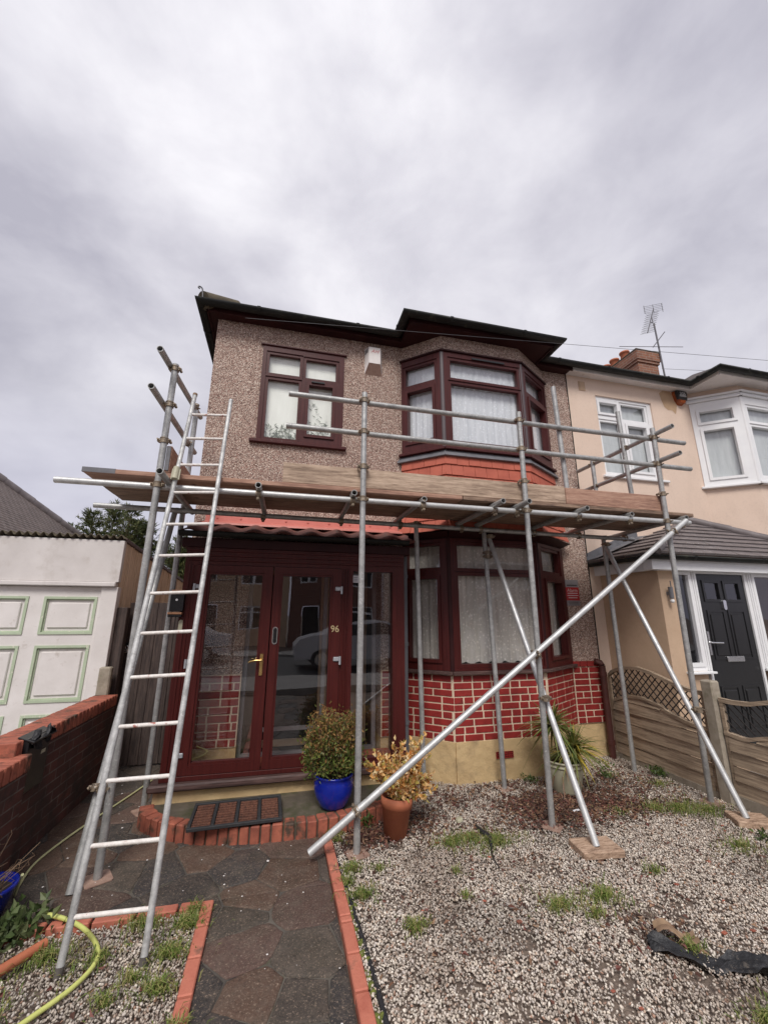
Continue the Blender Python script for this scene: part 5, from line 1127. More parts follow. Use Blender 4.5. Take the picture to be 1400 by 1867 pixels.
# ================================================================== HOSE, PIPE, SMALL ITEMS
solo('garden_hose', MB().path(smooth([(-1.13, 3.0, .05), (-1.08, 2.975, .055), (-.97, 2.93, .04), (-.86, 2.84, .035), (-.76, 2.71, .03), (-.735, 2.60, .03), (-.78, 2.48, .03), (-.88, 2.36, .03), (-.98, 2.24, .03), (-1.1, 2.0, .03)]), .0105, 10), 'hose_yellow', (-1, 2.6, 0), 'thick bright yellow hose looping over the small gravel bed', 'hose')
solo('garden_hose', MB().path(smooth([(-1.30, 3.10, .20), (-1.36, 3.20, .06), (-1.42, 3.36, .02), (-1.46, 3.62, .018), (-1.42, 3.9, .018), (-1.33, 4.25, .018), (-1.20, 4.7, .018), (-1.05, 5.3, .018)]), .0075, 8), 'hose_pale', (-1.4, 3.6, 0), 'thin pale hose lying along the paving from the flower pot to the gate', 'hose')
solo('clay_pipe', MB().path([(-1.20, 2.57, .035), (-1.02, 2.80, .032)], .022, 14), 'terracotta', (-1.1, 2.7, 0), 'short rusty orange clay pipe lying at the lower left', 'pipe')
tp = []
for i in range(28):
    t = i / 27; cx = 1.88 + t * .72; cy = 2.11 - t * .46 - .02 * math.sin(t * 7)
    for j in range(7):
        s_ = (j / 6 - .5) * (.045 + .19 * t + .022 * math.sin(t * 11) + .018 * math.sin(t * 31) + .012 * math.sin(t * 67 + j)); tp.append((cx + s_ * .5, cy + s_ * .9, .004 + .045 * abs(math.sin(j * 1.25 + t * 9)) * (.7 + .5 * math.sin(t * 13 + 1)) + .010 * math.sin(t * 37 + j * 2)))
mb = MB(); mb.add(tp, [(i * 7 + j, (i + 1) * 7 + j, (i + 1) * 7 + j + 1, i * 7 + j + 1) for i in range(27) for j in range(6)], True); solo('weed_membrane', mb, 'membrane', (2.1, 1.95, 0), 'torn strip of black weed membrane poking out of the gravel at the lower right', 'membrane')
tp = []
for i in range(8):
    for j in range(5): tp.append((1.96 + i * .022 + j * .008, 2.13 - i * .014 + j * .016, .045 + .025 * math.sin(i * .9) + .012 * math.sin(j * 1.7)))
mb = MB(); mb.add(tp, [(i * 5 + j, (i + 1) * 5 + j, (i + 1) * 5 + j + 1, i * 5 + j + 1) for i in range(7) for j in range(4)], True); solo('rusty_scrap', mb, 'dead_stem', (2.0, 2.1, 0), 'rusty brown curled scrap at the end of the torn black membrane', 'scrap')  # thin curled scrap, rusty brown
solo('weed_membrane', MB().path(smooth([(1.585, 3.42, .02), (1.575, 3.3, .03), (1.59, 3.2, .028), (1.55, 3.1, .02), (1.50, 2.98, .02), (1.49, 2.88, .012)]), [.004 + .016 * math.sin(PI * min(1, i / 26)) for i in range(41)], 6), 'membrane', (1.55, 3.15, 0), 'thin twisted strip of black membrane in the gravel right of the grass tuft', 'membrane')
solo('stone', MB().obox((1.465, 3.47, .01), (.05, .01, .01), (-.01, .04, .0), (.0, .01, .028), .008), 'cream_pot', (1.48, 3.48, 0), 'small cream coloured stone on the gravel right of the terracotta pot', 'stone')
solo('wrapper', MB().obox((2.48, 3.42, .02), (.05, -.01, .01), (.0, .022, .004), (0, 0, .004)), 'paper', (2.5, 3.43, 0), 'small white and blue wrapper on the dead leaves', 'litter')

# ================================================================== PLANTS
def tint_of(cols, n, rs, jit=.15):
    c = np.array(cols)[rs.randint(0, len(cols), n)]; return np.clip(c * (1 + rs.uniform(-jit, jit, (n, 1))), 0, 1)
def leaf_cloud(name, pos, dirs, L, Wd, cols, mat, parent=None, origin=None, seed=0, cup=.25, fold=True):
    """one leaf per position: a pointed, slightly folded blade of 4 triangles"""
    rs = np.random.RandomState(seed); n = len(pos); pos = np.asarray(pos); d = np.asarray(dirs); d = d / np.linalg.norm(d, axis=1, keepdims=True)
    rnd = rs.normal(size=(n, 3)); s = np.cross(d, rnd); s /= np.linalg.norm(s, axis=1, keepdims=True); u = np.cross(s, d)
    l = (L * rs.uniform(.65, 1.25, n))[:, None]; w = (Wd * rs.uniform(.7, 1.2, n))[:, None]
    V = np.stack([pos, pos + d * l * .45 + s * w * .5 + u * w * cup, pos + d * l - u * l * .12, pos + d * l * .45 - s * w * .5 + u * w * cup, pos + d * l * .5 - u * w * .08], 1).reshape(-1, 3)
    T = np.repeat(tint_of(cols, n, rs), 5, 0); base = np.arange(n)[:, None] * 5
    Fc = (base[:, None] + np.array([[0, 1, 4], [1, 2, 4], [2, 3, 4], [3, 0, 4]])).reshape(-1, 3)
    mb = MB(); mb.v = V.tolist(); mb.f = Fc.tolist(); mb.sm = [False] * len(mb.f)
    return build(name, mb, mat, parent, origin, tint=T, uv=False)
def shrub(rs, c, rx, ry, rz, nst, mb, r=.004, base=(0, 0, 0)):
    """stems fanning from the pot; returns leaf sites"""
    P, D = [], []
    for i in range(nst):
        a = rs.uniform(0, 2 * PI); q = rs.uniform(0, 1) ** .5; el = rs.uniform(-.35, 1); tip = np.array([c[0] + rx * q * math.cos(a) * math.cos(el * .9), c[1] + ry * q * math.sin(a) * math.cos(el * .9), c[2] + rz * math.sin(el * 1.5) * rs.uniform(.75, 1.1)])
        b0 = np.array(base) + rs.normal(0, .012, 3) * [1, 1, 0]; mid = (b0 + tip) / 2 + rs.normal(0, .03, 3); pts = [b0, mid, tip]; mb.path([tuple(p) for p in pts], [r, r * .7, r * .35], 4, False); yield pts
rs = np.random.RandomState(21)
t = thing('potted_shrub', (.51, 3.76, .128), 'bushy green and bronze shrub in a cobalt blue glazed pot on the step', 'potted plant')
build('pot', MB().lathe((.51, 3.76, .110), [(.001, 0), (.085, 0), (.115, .03), (.150, .10), (.162, .16), (.158, .20), (.150, .225), (.160, .235), (.158, .245), (.142, .245), (.140, .20), (.001, .195)], 40), 'blue_glaze', t); build('soil', MB().lathe((.51, 3.76, .312), [(.001, .01), (.141, 0)], 24), 'soil', t)
sm = MB(); P, D = [], []
for pts in shrub(rs, (.50, 3.76, .53), .265, .24, .27, 420, sm, .003, (.50, 3.76, .30)):
    tip = pts[2]; k = rs.randint(14, 24)
    for j in range(k): f = rs.uniform(.35, 1.0); p = (1 - f) * pts[1] + f * tip + rs.normal(0, .026, 3); P.append(p); D.append((tip - pts[1]) * .3 / np.linalg.norm(tip - pts[1]) + rs.normal(0, .7, 3) + [0, 0, .2])
build('stems', sm, 'bark', t); P = np.array(P); up = P[:, 2] > .56 + rs.normal(0, .09, len(P))
D = np.array(D)
leaf_cloud('foliage', P[up], D[up], .030, .015, [(.36, .22, .07), (.42, .24, .09), (.22, .20, .055), (.28, .14, .055), (.16, .19, .05)], 'leaf', t, seed=1); leaf_cloud('foliage', P[~up], D[~up], .031, .016, [(.14, .20, .04), (.22, .27, .06), (.085, .13, .028), (.26, .23, .08)], 'leaf', t, seed=2)
t = thing('potted_shrub', (.94, 3.45, 0), 'sparse golden leaved shrub in a tilted terracotta pot on the gravel', 'potted plant')
tl_ = Matrix.Rotation(rad(5), 3, 'Y') @ Matrix.Rotation(rad(-4), 3, 'X')
build('pot', MB().lathe((.94, 3.45, 0), [(.001, 0), (.085, 0), (.108, .185), (.118, .187), (.123, .255), (.110, .257), (.106, .2), (.001, .2)], 36, tl_), 'terracotta', t); build('soil', MB().lathe((.955, 3.455, .225), [(.001, .005), (.105, 0)], 20), 'soil', t)
sm = MB(); P, D = [], []; rs = np.random.RandomState(5)
for tip in [(.72, 3.45, .50), (.76, 3.40, .42), (.80, 3.5, .55), (.88, 3.42, .48), (.95, 3.5, .60), (1.02, 3.4, .47), (1.02, 3.5, .62), (1.12, 3.45, .58), (1.16, 3.42, .52), (1.20, 3.5, .66), (1.22, 3.4, .40), (1.25, 3.45, .28), (1.24, 3.52, .50), (.85, 3.35, .38), (1.05, 3.34, .34), (1.16, 3.36, .26), (1.13, 3.35, .40), (.93, 3.38, .40), (1.08, 3.52, .50), (1.0, 3.36, .30), (.90, 3.4, .31), (1.18, 3.5, .34), (.75, 3.5, .46)]:
    b0 = np.array([.96, 3.45, .22]); tip = np.array(tip); mid = (b0 + tip) / 2 + [0, 0, .04] + rs.normal(0, .01, 3); sm.path([tuple(b0), tuple(mid), tuple(tip)], [.004, .003, .0015], 5, False)
    for s_ in range(3):
        f0 = rs.uniform(.35, .8); q = (1 - f0) * b0 + f0 * tip + [0, 0, .035]; tw = q + rs.normal(0, .055, 3) + [0, 0, .03]; sm.path([tuple(q), tuple(tw)], [.0018, .001], 4, False)
        for j in range(20): f = rs.uniform(0, 1); P.append((1 - f) * q + f * tw + rs.normal(0, .008, 3)); D.append(rs.normal(0, .7, 3) + (tw - q) * 8)
    for j in range(46): f = rs.uniform(.3, 1.02); P.append((1 - f) * b0 + f * tip + [0, 0, .16 * f * (1 - f)] + rs.normal(0, .012, 3)); D.append(rs.normal(0, .6, 3) + (tip - b0) * 2)
build('stems', sm, 'bark', t); leaf_cloud('foliage', P, D, .040, .025, [(.95, .66, .33), (1.0, .80, .48), (.90, .50, .17), (.95, .62, .24), (.60, .26, .08), (.60, .50, .14)], 'leaf', t, seed=3)
# strappy plant
t = thing('potted_cordyline', (2.72, 3.84, 0), 'spiky green and yellow strap leaved plant in a cream planter beside the bay', 'potted plant')
pc = (2.72, 3.84, 0); build('pot', MB().lathe(pc, [(.001, .0), (.118, 0), (.135, .03), (.172, .22), (.172, .232), (.180, .234), (.180, .244), (.174, .246), (.176, .268), (.186, .27), (.186, .285), (.170, .285), (.165, .24), (.001, .24)], 40), 'cream_pot', t); build('soil', MB().lathe((pc[0], pc[1], .250), [(.001, .01), (.166, 0)], 24), 'soil', t)
ea = math.atan2(-3.84, -2.72) + .62; mb = MB(); rr = .148; 
def onpot(a, z): R_ = .135 + (z - .03) * .195; return Vector((pc[0] + math.cos(ea + a) * R_, pc[1] + math.sin(ea + a) * R_, z))
mb.path([onpot(.30 * math.cos(q), .135 + .050 * math.sin(q)) for q in [2 * PI * i / 28 for i in range(29)]], .0035, 6); build('emblem_ring', mb, 'cream_pot', t)
mb = MB(); mb.path([onpot(0, .095), onpot(0.01, .14)], .003, 5); [mb.path([onpot(0.0, .12), onpot(s_ * .09, .150), onpot(s_ * .15, .150 + .006 * abs(s_))], .0022, 5) for s_ in (-1.2, -.6, .1, .6, 1.2)]; [mb.path([onpot(a - .05, z), onpot(a + .05, z)], .006, 5) for a, z in ((-.12, .15), (-.05, .163), (.05, .165), (.12, .152), (0, .152))]; mb.path([onpot(-.08, .093), onpot(.08, .093)], .002, 4); build('tree_emblem', mb, 'dead_stem', t)
rs = np.random.RandomState(9); mb = MB(); T = []
def straps(c, n, L, droop, el0, el1, cols, wd=.013):
    for i in range(n):
        a = rs.uniform(0, 2 * PI); el = rs.uniform(el0, el1); l = L * rs.uniform(.65, 1.15); w_ = wd * rs.uniform(.7, 1.2); d = Vector((math.cos(a) * math.cos(el), math.sin(a) * math.cos(el), math.sin(el))); sd = Vector((-math.sin(a), math.cos(a), 0)); k = 7; col = np.array(cols[rs.randint(len(cols))]) * rs.uniform(.75, 1.2); vs = []; dr = droop * rs.uniform(.5, 1.5)
        for j in range(k + 1):
            f = j / k; p = Vector(c) + d * l * f + Vector((0, 0, -dr * f * f * l)); ww = w_ * (1 - f ** 2.2) * (.6 + .4 * min(1, f * 5)) + .0008; up = Vector((0, 0, 1)) * ww * .35; vs += [p - sd * ww + up, p, p + sd * ww + up]; T.extend([col * (1.0 if f < .8 else .8)] * 3)
        mb.add(vs, [(j * 3 + q, j * 3 + q + 1, j * 3 + q + 4, j * 3 + q + 3) for j in range(k) for q in (0, 1)])
gr = [(.20, .25, .07), (.28, .31, .10), (.14, .19, .05), (.36, .35, .13)]; yl = [(.62, .48, .08), (.50, .42, .08), (.34, .30, .08)]
straps((2.66, 3.88, .56), 130, .36, .40, -.6, 1.4, gr, .011); straps((2.83, 3.82, .36), 120, .36, .40, -.3, 1.3, gr + yl[:1], .011); straps((2.80, 3.80, .32), 26, .40, .45, -.1, .8, yl, .010); straps((2.70, 3.84, .27), 26, .26, 1.1, -.2, .6, [(.22, .12, .07), (.30, .18, .10)], .008)
build('leaves', mb, 'leaf', t, tint=np.array(T)); build('stems', MB().path([(2.70, 3.85, .24), (2.66, 3.88, .56)], .018, 8).path([(2.74, 3.83, .24), (2.83, 3.82, .36)], .015, 8), 'bark', t)
# blue pot with dead flowers at the left edge
t = thing('potted_dead_plant', (-1.42, 3.04, 0), 'blue pot of dried brown flower stalks at the left edge', 'potted plant')
build('pot', MB().lathe((-1.44, 3.04, 0), [(.001, 0), (.085, 0), (.135, .17), (.145, .175), (.145, .19), (.128, .19), (.12, .15), (.001, .15)], 32), 'blue_glaze', t); build('soil', MB().lathe((-1.44, 3.04, .155), [(.001, .01), (.122, 0)], 20), 'soil', t)
sm = MB(); fl = MB(); rs = np.random.RandomState(14)
for i in range(42):
    a = rs.uniform(0, 2 * PI); l = rs.uniform(.10, .33); b0 = np.array([-1.44 + rs.uniform(-.07, .08), 3.04 + rs.uniform(-.07, .07), .15]); tip = b0 + [math.cos(a) * l * .6 + .03, math.sin(a) * l * .6, l * rs.uniform(.3, 1)]; mid = (b0 + tip) / 2 + rs.normal(0, .03, 3); e2 = tip + rs.normal(0, .03, 3)
    sm.path([tuple(b0), tuple(mid), tuple(tip), tuple(e2)], [.0025, .002, .0015, .001], 4, False)
    if i % 6 == 0: fl.lathe(tuple(tip), [(.001, -.012), (.010, -.006), (.013, 0), (.009, .008), (.001, .01)], 8)
build('stalks', sm, 'dead_stem', t); build('seed_heads', fl, 'cream_pot', t)
rs = np.random.RandomState(15); P = np.array([-1.24, 2.93, .03]) + rs.normal(0, 1, (260, 3)) * [.075, .07, .035]; P[:, 2] = abs(P[:, 2])
meta(leaf_cloud('leafy_weed', P, rs.normal(0, .5, (260, 3)) + [0, 0, .6], .055, .036, [(.10, .15, .05), (.15, .20, .08), (.20, .24, .11), (.07, .11, .035)], 'leaf', None, (-1.24, 2.93, 0), seed=7), 'broad leaved green weed by the blue pot at the left edge', 'weed')
for i, (x, y, n, hh, lab) in enumerate([(3.33, 4.02, 70, .16, 'upright green weed growing by the spiky plant near the fence'), (3.90, 3.95, 120, .07, 'low green weed at the foot of the wooden fence'), (2.52, 4.12, 60, .05, 'tiny green weed at the foot of the cream plinth'), (3.55, 2.72, 60, .06, 'small round leaved weed in front of the orange toned block'), (.76, 3.62, 80, .09, 'small leafy weed between the golden shrub and the step')]):
    P = np.array([x, y, 0]) + np.stack([rs.normal(0, .035, n), rs.normal(0, .035, n), rs.uniform(0.01, hh, n)], 1)
    meta(leaf_cloud('weed', P, rs.normal(0, .5, (n, 3)) + [0, 0, .4], .035, .017, [(.09, .15, .035), (.14, .20, .05), (.06, .10, .03)], 'leaf', None, (x, y, 0), seed=30 + i), lab, 'weed')
# grass tufts
rs = np.random.RandomState(17); V = []; Fq = []; T = []
tufts = [(1.62, 3.18, .17, 420), (1.30, 3.22, .12, 260), (1.45, 3.25, .14, 220), (1.94, 2.48, .12, 300), (1.64, 2.47, .10, 220), (1.78, 2.36, .08, 100), (3.42, 3.28, .20, 480), (3.62, 3.2, .16, 300), (3.22, 3.34, .12, 180), (3.30, 2.70, .16, 220), (.57, 2.82, .07, 180), (.55, 3.08, .06, 130), (.79, 2.50, .05, 150), (-.60, 2.86, .10, 260), (-.38, 2.80, .08, 300), (-.42, 2.62, .08, 260), (-.42, 2.42, .07, 180), (-.74, 2.66, .08, 120), (-.98, 2.72, .16, 300), (-.55, 2.5, .05, 80), (-.62, 2.40, .05, 90), (.72, 3.04, .05, 60), (.49, 3.55, .05, 140), (.50, 3.46, .04, 80), (2.07, 2.05, .06, 90), (2.02, 1.68, .12, 160), (-1.15, 2.45, .18, 300), (-1.05, 2.25, .15, 200), (-.30, 2.2, .05, 90), (3.40, 4.05, .08, 60), (2.85, 3.35, .10, 50), (1.20, 2.9, .05, 40), (.50, 2.95, .04, 90), (3.7, 3.75, .14, 120), (-.35, 2.9, .06, 150), (1.15, 2.66, .04, 30), (2.45, 2.62, .08, 60)]
k = 0
for (x, y, r, n) in tufts:
    for i in range(int(n * 1.5)):
        a = rs.uniform(0, 2 * PI); q = r * abs(rs.normal(0, .62)) * (1 + .4 * math.sin(a * 3 + x * 9)); bx, by = x + q * math.cos(a) * 1.2, y + q * math.sin(a) * .8; l = rs.uniform(.015, .065); az = rs.uniform(0, 2 * PI); le = rs.uniform(.3, 1.25); w_ = rs.uniform(.0012, .0026); sx, sy = -math.sin(az) * w_, math.cos(az) * w_
        dx, dy = math.cos(az) * l * le, math.sin(az) * l * le; z1, z2 = l * .75, l * (1 - .35 * le)
        V += [(bx - sx, by - sy, .006), (bx + sx, by + sy, .006), (bx + dx * .4 + sx, by + dy * .4 + sy, z1), (bx + dx * .4 - sx, by + dy * .4 - sy, z1), (bx + dx, by + dy, z2)]
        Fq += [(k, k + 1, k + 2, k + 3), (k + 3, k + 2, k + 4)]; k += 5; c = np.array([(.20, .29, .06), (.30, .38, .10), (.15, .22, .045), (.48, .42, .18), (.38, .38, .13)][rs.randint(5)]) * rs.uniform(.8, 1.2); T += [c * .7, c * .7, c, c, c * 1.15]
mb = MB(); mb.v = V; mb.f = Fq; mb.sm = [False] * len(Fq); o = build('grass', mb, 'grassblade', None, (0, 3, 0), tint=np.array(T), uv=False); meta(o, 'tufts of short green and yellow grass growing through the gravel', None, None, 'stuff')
# moss cushions along the brick edge
mb = MB(); rm = random.Random(6)
for i in range(90):
    y = rm.uniform(1.9, 3.2); x = .485 + rm.uniform(-.006, .03); r = rm.uniform(.006, .02); mb.lathe((x, y, .0), [(r, 0), (r * .85, r * .5), (r * .4, r * .85), (.001, r * .95)], 7)
mo_ = MB(); N_m = N('moss'); c_ = N_m.ramp(N_m.noise(90, 4, .6), [(.3, (.05, .065, .015)), (.7, (.20, .22, .04))]); N_m.col(c_); N_m.bump(N_m.noise(300, 3), .8, .004); N_m.set(.9); MATS['moss'] = N_m.m
o = build('moss', mb, 'moss', None, (.5, 2.5, 0), uv=False); meta(o, 'cushions of yellow green moss beside the path bricks', None, None, 'stuff')
mb = MB(); mb.path(smooth([(.475, 3.3, -.002), (.49, 3.0, .0), (.50, 2.7, .004), (.515, 2.4, .002), (.52, 2.1, .004), (.515, 1.5, .0)]), .014, 6); o = build('membrane_edge', mb, 'membrane', None, (.5, 2.5, 0), uv=False); meta(o, 'frayed black membrane edge between path bricks and gravel', 'membrane')

# ================================================================== GRAVEL
def inside(poly, P):
    x, y = P[:, 0], P[:, 1]; r = np.zeros(len(P), bool); n = len(poly); j = n - 1
    for i in range(n):
        xi, yi = poly[i]; xj, yj = poly[j]; c = ((yi > y) != (yj > y)) & (x < (xj - xi) * (y - yi) / (yj - yi + 1e-12) + xi); r ^= c; j = i
    return r
t_ = (1 + 5 ** .5) / 2
ICO = np.array([(-1, t_, 0), (1, t_, 0), (-1, -t_, 0), (1, -t_, 0), (0, -1, t_), (0, 1, t_), (0, -1, -t_), (0, 1, -t_), (t_, 0, -1), (t_, 0, 1), (-t_, 0, -1), (-t_, 0, 1)]); ICO = ICO / np.linalg.norm(ICO[0])
ICF = np.array([(0, 11, 5), (0, 5, 1), (0, 1, 7), (0, 7, 10), (0, 10, 11), (1, 5, 9), (5, 11, 4), (11, 10, 2), (10, 7, 6), (7, 1, 8), (3, 9, 4), (3, 4, 2), (3, 2, 6), (3, 6, 8), (3, 8, 9), (4, 9, 5), (2, 4, 11), (6, 2, 10), (8, 6, 7), (9, 8, 1)])
def gravel(name, poly, dens, label, seed, bare=()):
    rs = np.random.RandomState(seed); xs = [p[0] for p in poly]; ys = [p[1] for p in poly]; A = (max(xs) - min(xs)) * (max(ys) - min(ys)); n = int(A * dens)
    P = np.stack([rs.uniform(min(xs), max(xs), n), rs.uniform(min(ys), max(ys), n)], 1); P = P[inside(poly, P)]
    keep = np.ones(len(P), bool)
    for bx, by, br_, pr in bare: d = np.hypot(P[:, 0] - bx, P[:, 1] - by); keep &= ~((d < br_ * (1 + .35 * np.sin(P[:, 0] * 23 + P[:, 1] * 17))) & (rs.uniform(0, 1, len(P)) < pr))
    P = P[keep]; n = len(P)
    ln = rs.uniform(.0042, .0086, n); sc_ = np.stack([ln * rs.uniform(.9, 1.35, n), ln * rs.uniform(.6, .95, n), ln * rs.uniform(.4, .75, n)], 1)
    v = ICO[None] * sc_[:, None] * rs.uniform(.78, 1.18, (n, 12, 1))
    q = rs.normal(size=(n, 4)); q[:, 1:3] *= .45; q /= np.linalg.norm(q, axis=1, keepdims=True); w_, x, y, z = q.T
    Rm = np.stack([1 - 2 * (y * y + z * z), 2 * (x * y - z * w_), 2 * (x * z + y * w_), 2 * (x * y + z * w_), 1 - 2 * (x * x + z * z), 2 * (y * z - x * w_), 2 * (x * z - y * w_), 2 * (y * z + x * w_), 1 - 2 * (x * x + y * y)], 1).reshape(n, 3, 3)
    v = np.einsum('nij,nkj->nki', Rm, v); zz = rs.uniform(-.008, .012, n) + .004 * np.sin(P[:, 0] * 5) * np.sin(P[:, 1] * 6)
    v = v + np.concatenate([P, zz[:, None]], 1)[:, None]
    cols = np.array([(.72, .65, .58), (.60, .54, .49), (.84, .79, .72), (.50, .44, .39), (.38, .29, .24), (.56, .44, .36), (.30, .26, .23), (.66, .61, .58), (.46, .29, .22), (.76, .69, .60)])
    pr = np.array([.19, .17, .14, .13, .06, .06, .07, .12, .03, .03]); ci = rs.choice(len(cols), n, p=pr / pr.sum()); c = cols[ci] * rs.uniform(.8, 1.15, (n, 1))
    dk = .5 + .5 * np.sin(P[:, 0] * 3.1 + 1) * np.sin(P[:, 1] * 4.3 + .5); c = c * (1 - .22 * (dk[:, None] > .82))
    me = bpy.data.meshes.new(name); nv, nf = n * 12, n * 20; me.vertices.add(nv); me.vertices.foreach_set('co', v.reshape(-1).astype(np.float32)); idx = (ICF[None] + (np.arange(n) * 12)[:, None, None]).reshape(-1)
    me.loops.add(nf * 3); me.loops.foreach_set('vertex_index', idx.astype(np.int32)); me.polygons.add(nf); me.polygons.foreach_set('loop_start', np.arange(0, nf * 3, 3, dtype=np.int32)); me.update(calc_edges=True)
    a = me.color_attributes.new('tint', 'FLOAT_COLOR', 'POINT'); f1 = np.sin(P[:, 0] * 2.3 + 1.7 * np.sin(P[:, 1] * 1.9)) * np.sin(P[:, 1] * 2.7 + 1.3 * np.sin(P[:, 0] * 3.1)) + .5 * np.sin(P[:, 0] * 7.3 + P[:, 1] * 5.1) * np.sin(P[:, 1] * 8.9 - P[:, 0] * 3.3); dm = np.clip((f1 - .12) * .65, 0, .45)[:, None] * rs.uniform(.3, 1.3, (n, 1)); c = c * (1 - dm) + dm * np.array([.20, .14, .105]); c = c * np.array([1.03, .995, .945]); arr = np.ones((nv, 4), dtype=np.float32); arr[:, :3] = np.repeat(np.clip(c, 0, 1), 12, 0); a.data.foreach_set('color', arr.ravel())
    me.materials.append(MATS['stones']); me.validate(); o = bpy.data.objects.new(name, me); link(o); meta(o, label, None, None, 'stuff'); return o
GR = [(.475, 1.0), (3.95, 1.0), (3.95, 4.6), (3.50, 4.6), (2.87, 4.21), (1.78, 4.21), (1.38, 4.5), (1.26, 4.1), (1.10, 3.78), (.86, 3.64), (.60, 3.57), (.475, 3.54)]
GL = [(-2.2, 1.2), (-.325, 1.2), (-.330, 2.90), (-1.52, 2.915), (-1.52, 1.2)]
bare = [(2.35, 3.55, .38, .55), (2.85, 3.5, .30, .4), (.80, 3.50, .22, .75), (1.2, 3.60, .18, .5), (3.5, 3.95, .4, .45), (2.3, 2.35, .10, .6), (1.30, 2.28, .08, .6), (2.1, 2.0, .15, .5), (1.62, 2.05, .09, .5), (.9, 2.1, .06, .5)]
rbp = random.Random(77)
for _ in range(46): bare.append((rbp.uniform(.6, 3.7), rbp.uniform(1.7, 4.0), rbp.uniform(.03, .10), rbp.uniform(.3, .6)))
gravel('gravel', GR, 10800, 'pale mixed gravel covering the front garden right of the path', 41, bare); gravel('gravel', [(-1.52, 1.2), (-.325, 1.2), (-.330, 2.90), (-1.52, 2.915)], 10800, 'pale gravel in the small bed left of the path', 42, [(-1.1, 2.5, .2, .4), (-1.2, 2.8, .15, .5)])
# dead leaves and red bark litter
rs = np.random.RandomState(51); P = []
for x, y, sx, sy, n in [(2.45, 3.55, .26, .13, 2000), (2.85, 3.45, .28, .10, 1100), (2.6, 3.72, .32, .10, 1100), (.78, 3.48, .12, .07, 700), (1.15, 3.62, .12, .10, 260), (1.6, 3.9, .25, .12, 240), (3.4, 3.9, .25, .2, 420), (1.5, 3.40, .35, .10, 180), (2.2, 3.0, .8, .5, 240), (1.2, 2.6, .5, .5, 120), (2.0, 2.2, .12, .10, 140), (.62, 3.4, .06, .08, 140), (-.8, 2.5, .3, .25, 60), (2.1, 3.35, .2, .06, 120), (.95, 3.9, .2, .12, 60), (2.4, 4.05, .4, .06, 220)]:
    q = np.stack([x + rs.normal(0, sx, n), y + rs.normal(0, sy, n), rs.uniform(.008, .026, n)], 1); P.append(q)
P = np.concatenate(P); P = P[(P[:, 0] > -1.4) & (P[:, 0] < 3.9)]; ok = inside(GR, P) | ((P[:, 0] < -.34) & (P[:, 1] < 2.88)); P = P[ok]; n = len(P); D = rs.normal(0, 1, (n, 3)) * [1, 1, .25]
o = leaf_cloud('leaf_litter', P, D, .038, .018, [(.17, .075, .055), (.12, .06, .045), (.25, .13, .08), (.34, .21, .13), (.08, .045, .036), (.20, .075, .06), (.14, .10, .08)], 'deadleaf', None, (0, 0, 0), seed=8, cup=.5); meta(o, 'scattered reddish brown dead leaves on the gravel', None, None, 'stuff')
# twigs and bits on the ground, specks on the paving
mb = MB(); rt = random.Random(12)
for i in range(70):
    x, y = rt.gauss(2.65, .45), rt.gauss(3.6, .22); a = rt.uniform(0, PI); l = rt.uniform(.04, .16)
    if not (1.3 < x < 3.8 and 3.1 < y < 4.15): continue
    mb.path([(x, y, .02), (x + l * .5 * math.cos(a), y + l * .5 * math.sin(a), .03), (x + l * math.cos(a + .2), y + l * math.sin(a + .2), .018)], .002, 4)
o = build('twigs', mb, 'dead_stem', None, (2.6, 3.6, 0), uv=False); meta(o, 'thin brown twigs among the dead leaves', None, None, 'stuff')
mb = MB()
for i in range(150):
    x, y = rt.uniform(-1.45, .39), rt.uniform(1.6, 5.0)
    if x < -.34 and y < 3.0: continue
    r = rt.uniform(.0025, .007) * (2.0 if i % 17 == 0 else 1); n = 6; mb.add([(x + r * rt.uniform(.6, 1.3) * math.cos(2 * PI * k / n), y + r * rt.uniform(.6, 1.3) * math.sin(2 * PI * k / n), .0095) for k in range(n)] + [(x, y, .0095 + r * .5)], [(k, (k + 1) % n, n) for k in range(n)])
o = build('debris', mb, 'white_paint', None, (0, 3, 0), uv=False); meta(o, 'specks of pale plaster and mortar dropped on the dark paving', None, None, 'stuff')
mb = MB()
for i in range(26):
    x, y = rt.uniform(.6, 3.6), rt.uniform(1.8, 3.6); r = rt.uniform(.008, .018); mb.obox((x, y, .008), (r * 1.6, r * rt.uniform(-.5, .5), 0), (-r * .3, r, 0), (0, 0, r * .6), .002)
o = build('brick_fragments', mb, 'orange_brick', None, (2, 2.6, 0), uv=False); meta(o, 'small broken bits of orange brick in the gravel', None, None, 'stuff')

rs = np.random.RandomState(33); P = []; D = []
for (x0, x1, z0, z1, n) in ((-.30, .05, 3.62, 3.80, 150), (.17, .46, 3.69, 3.84, 90), (.20, .30, 3.82, 4.15, 22), (.33, .42, 3.85, 4.05, 12)):
    for i in range(n): P.append((rs.uniform(x0, x1), M_ + .061 + rs.uniform(-.003, .004), z0 + (z1 - z0) * rs.uniform(0, 1) ** 1.5)); a = rs.uniform(.1, 3.0); D.append((math.cos(a), rs.normal(0, .05), math.sin(a)))
t = thing('houseplant', (.1, M_ + .06, 3.6), 'leafy houseplants pressed behind the upper left window pane', 'houseplant'); leaf_cloud('leaves', P, D, .06, .013, [(.30, .34, .27), (.38, .41, .35), (.24, .28, .20)], 'leaf', t, seed=12, cup=.05)

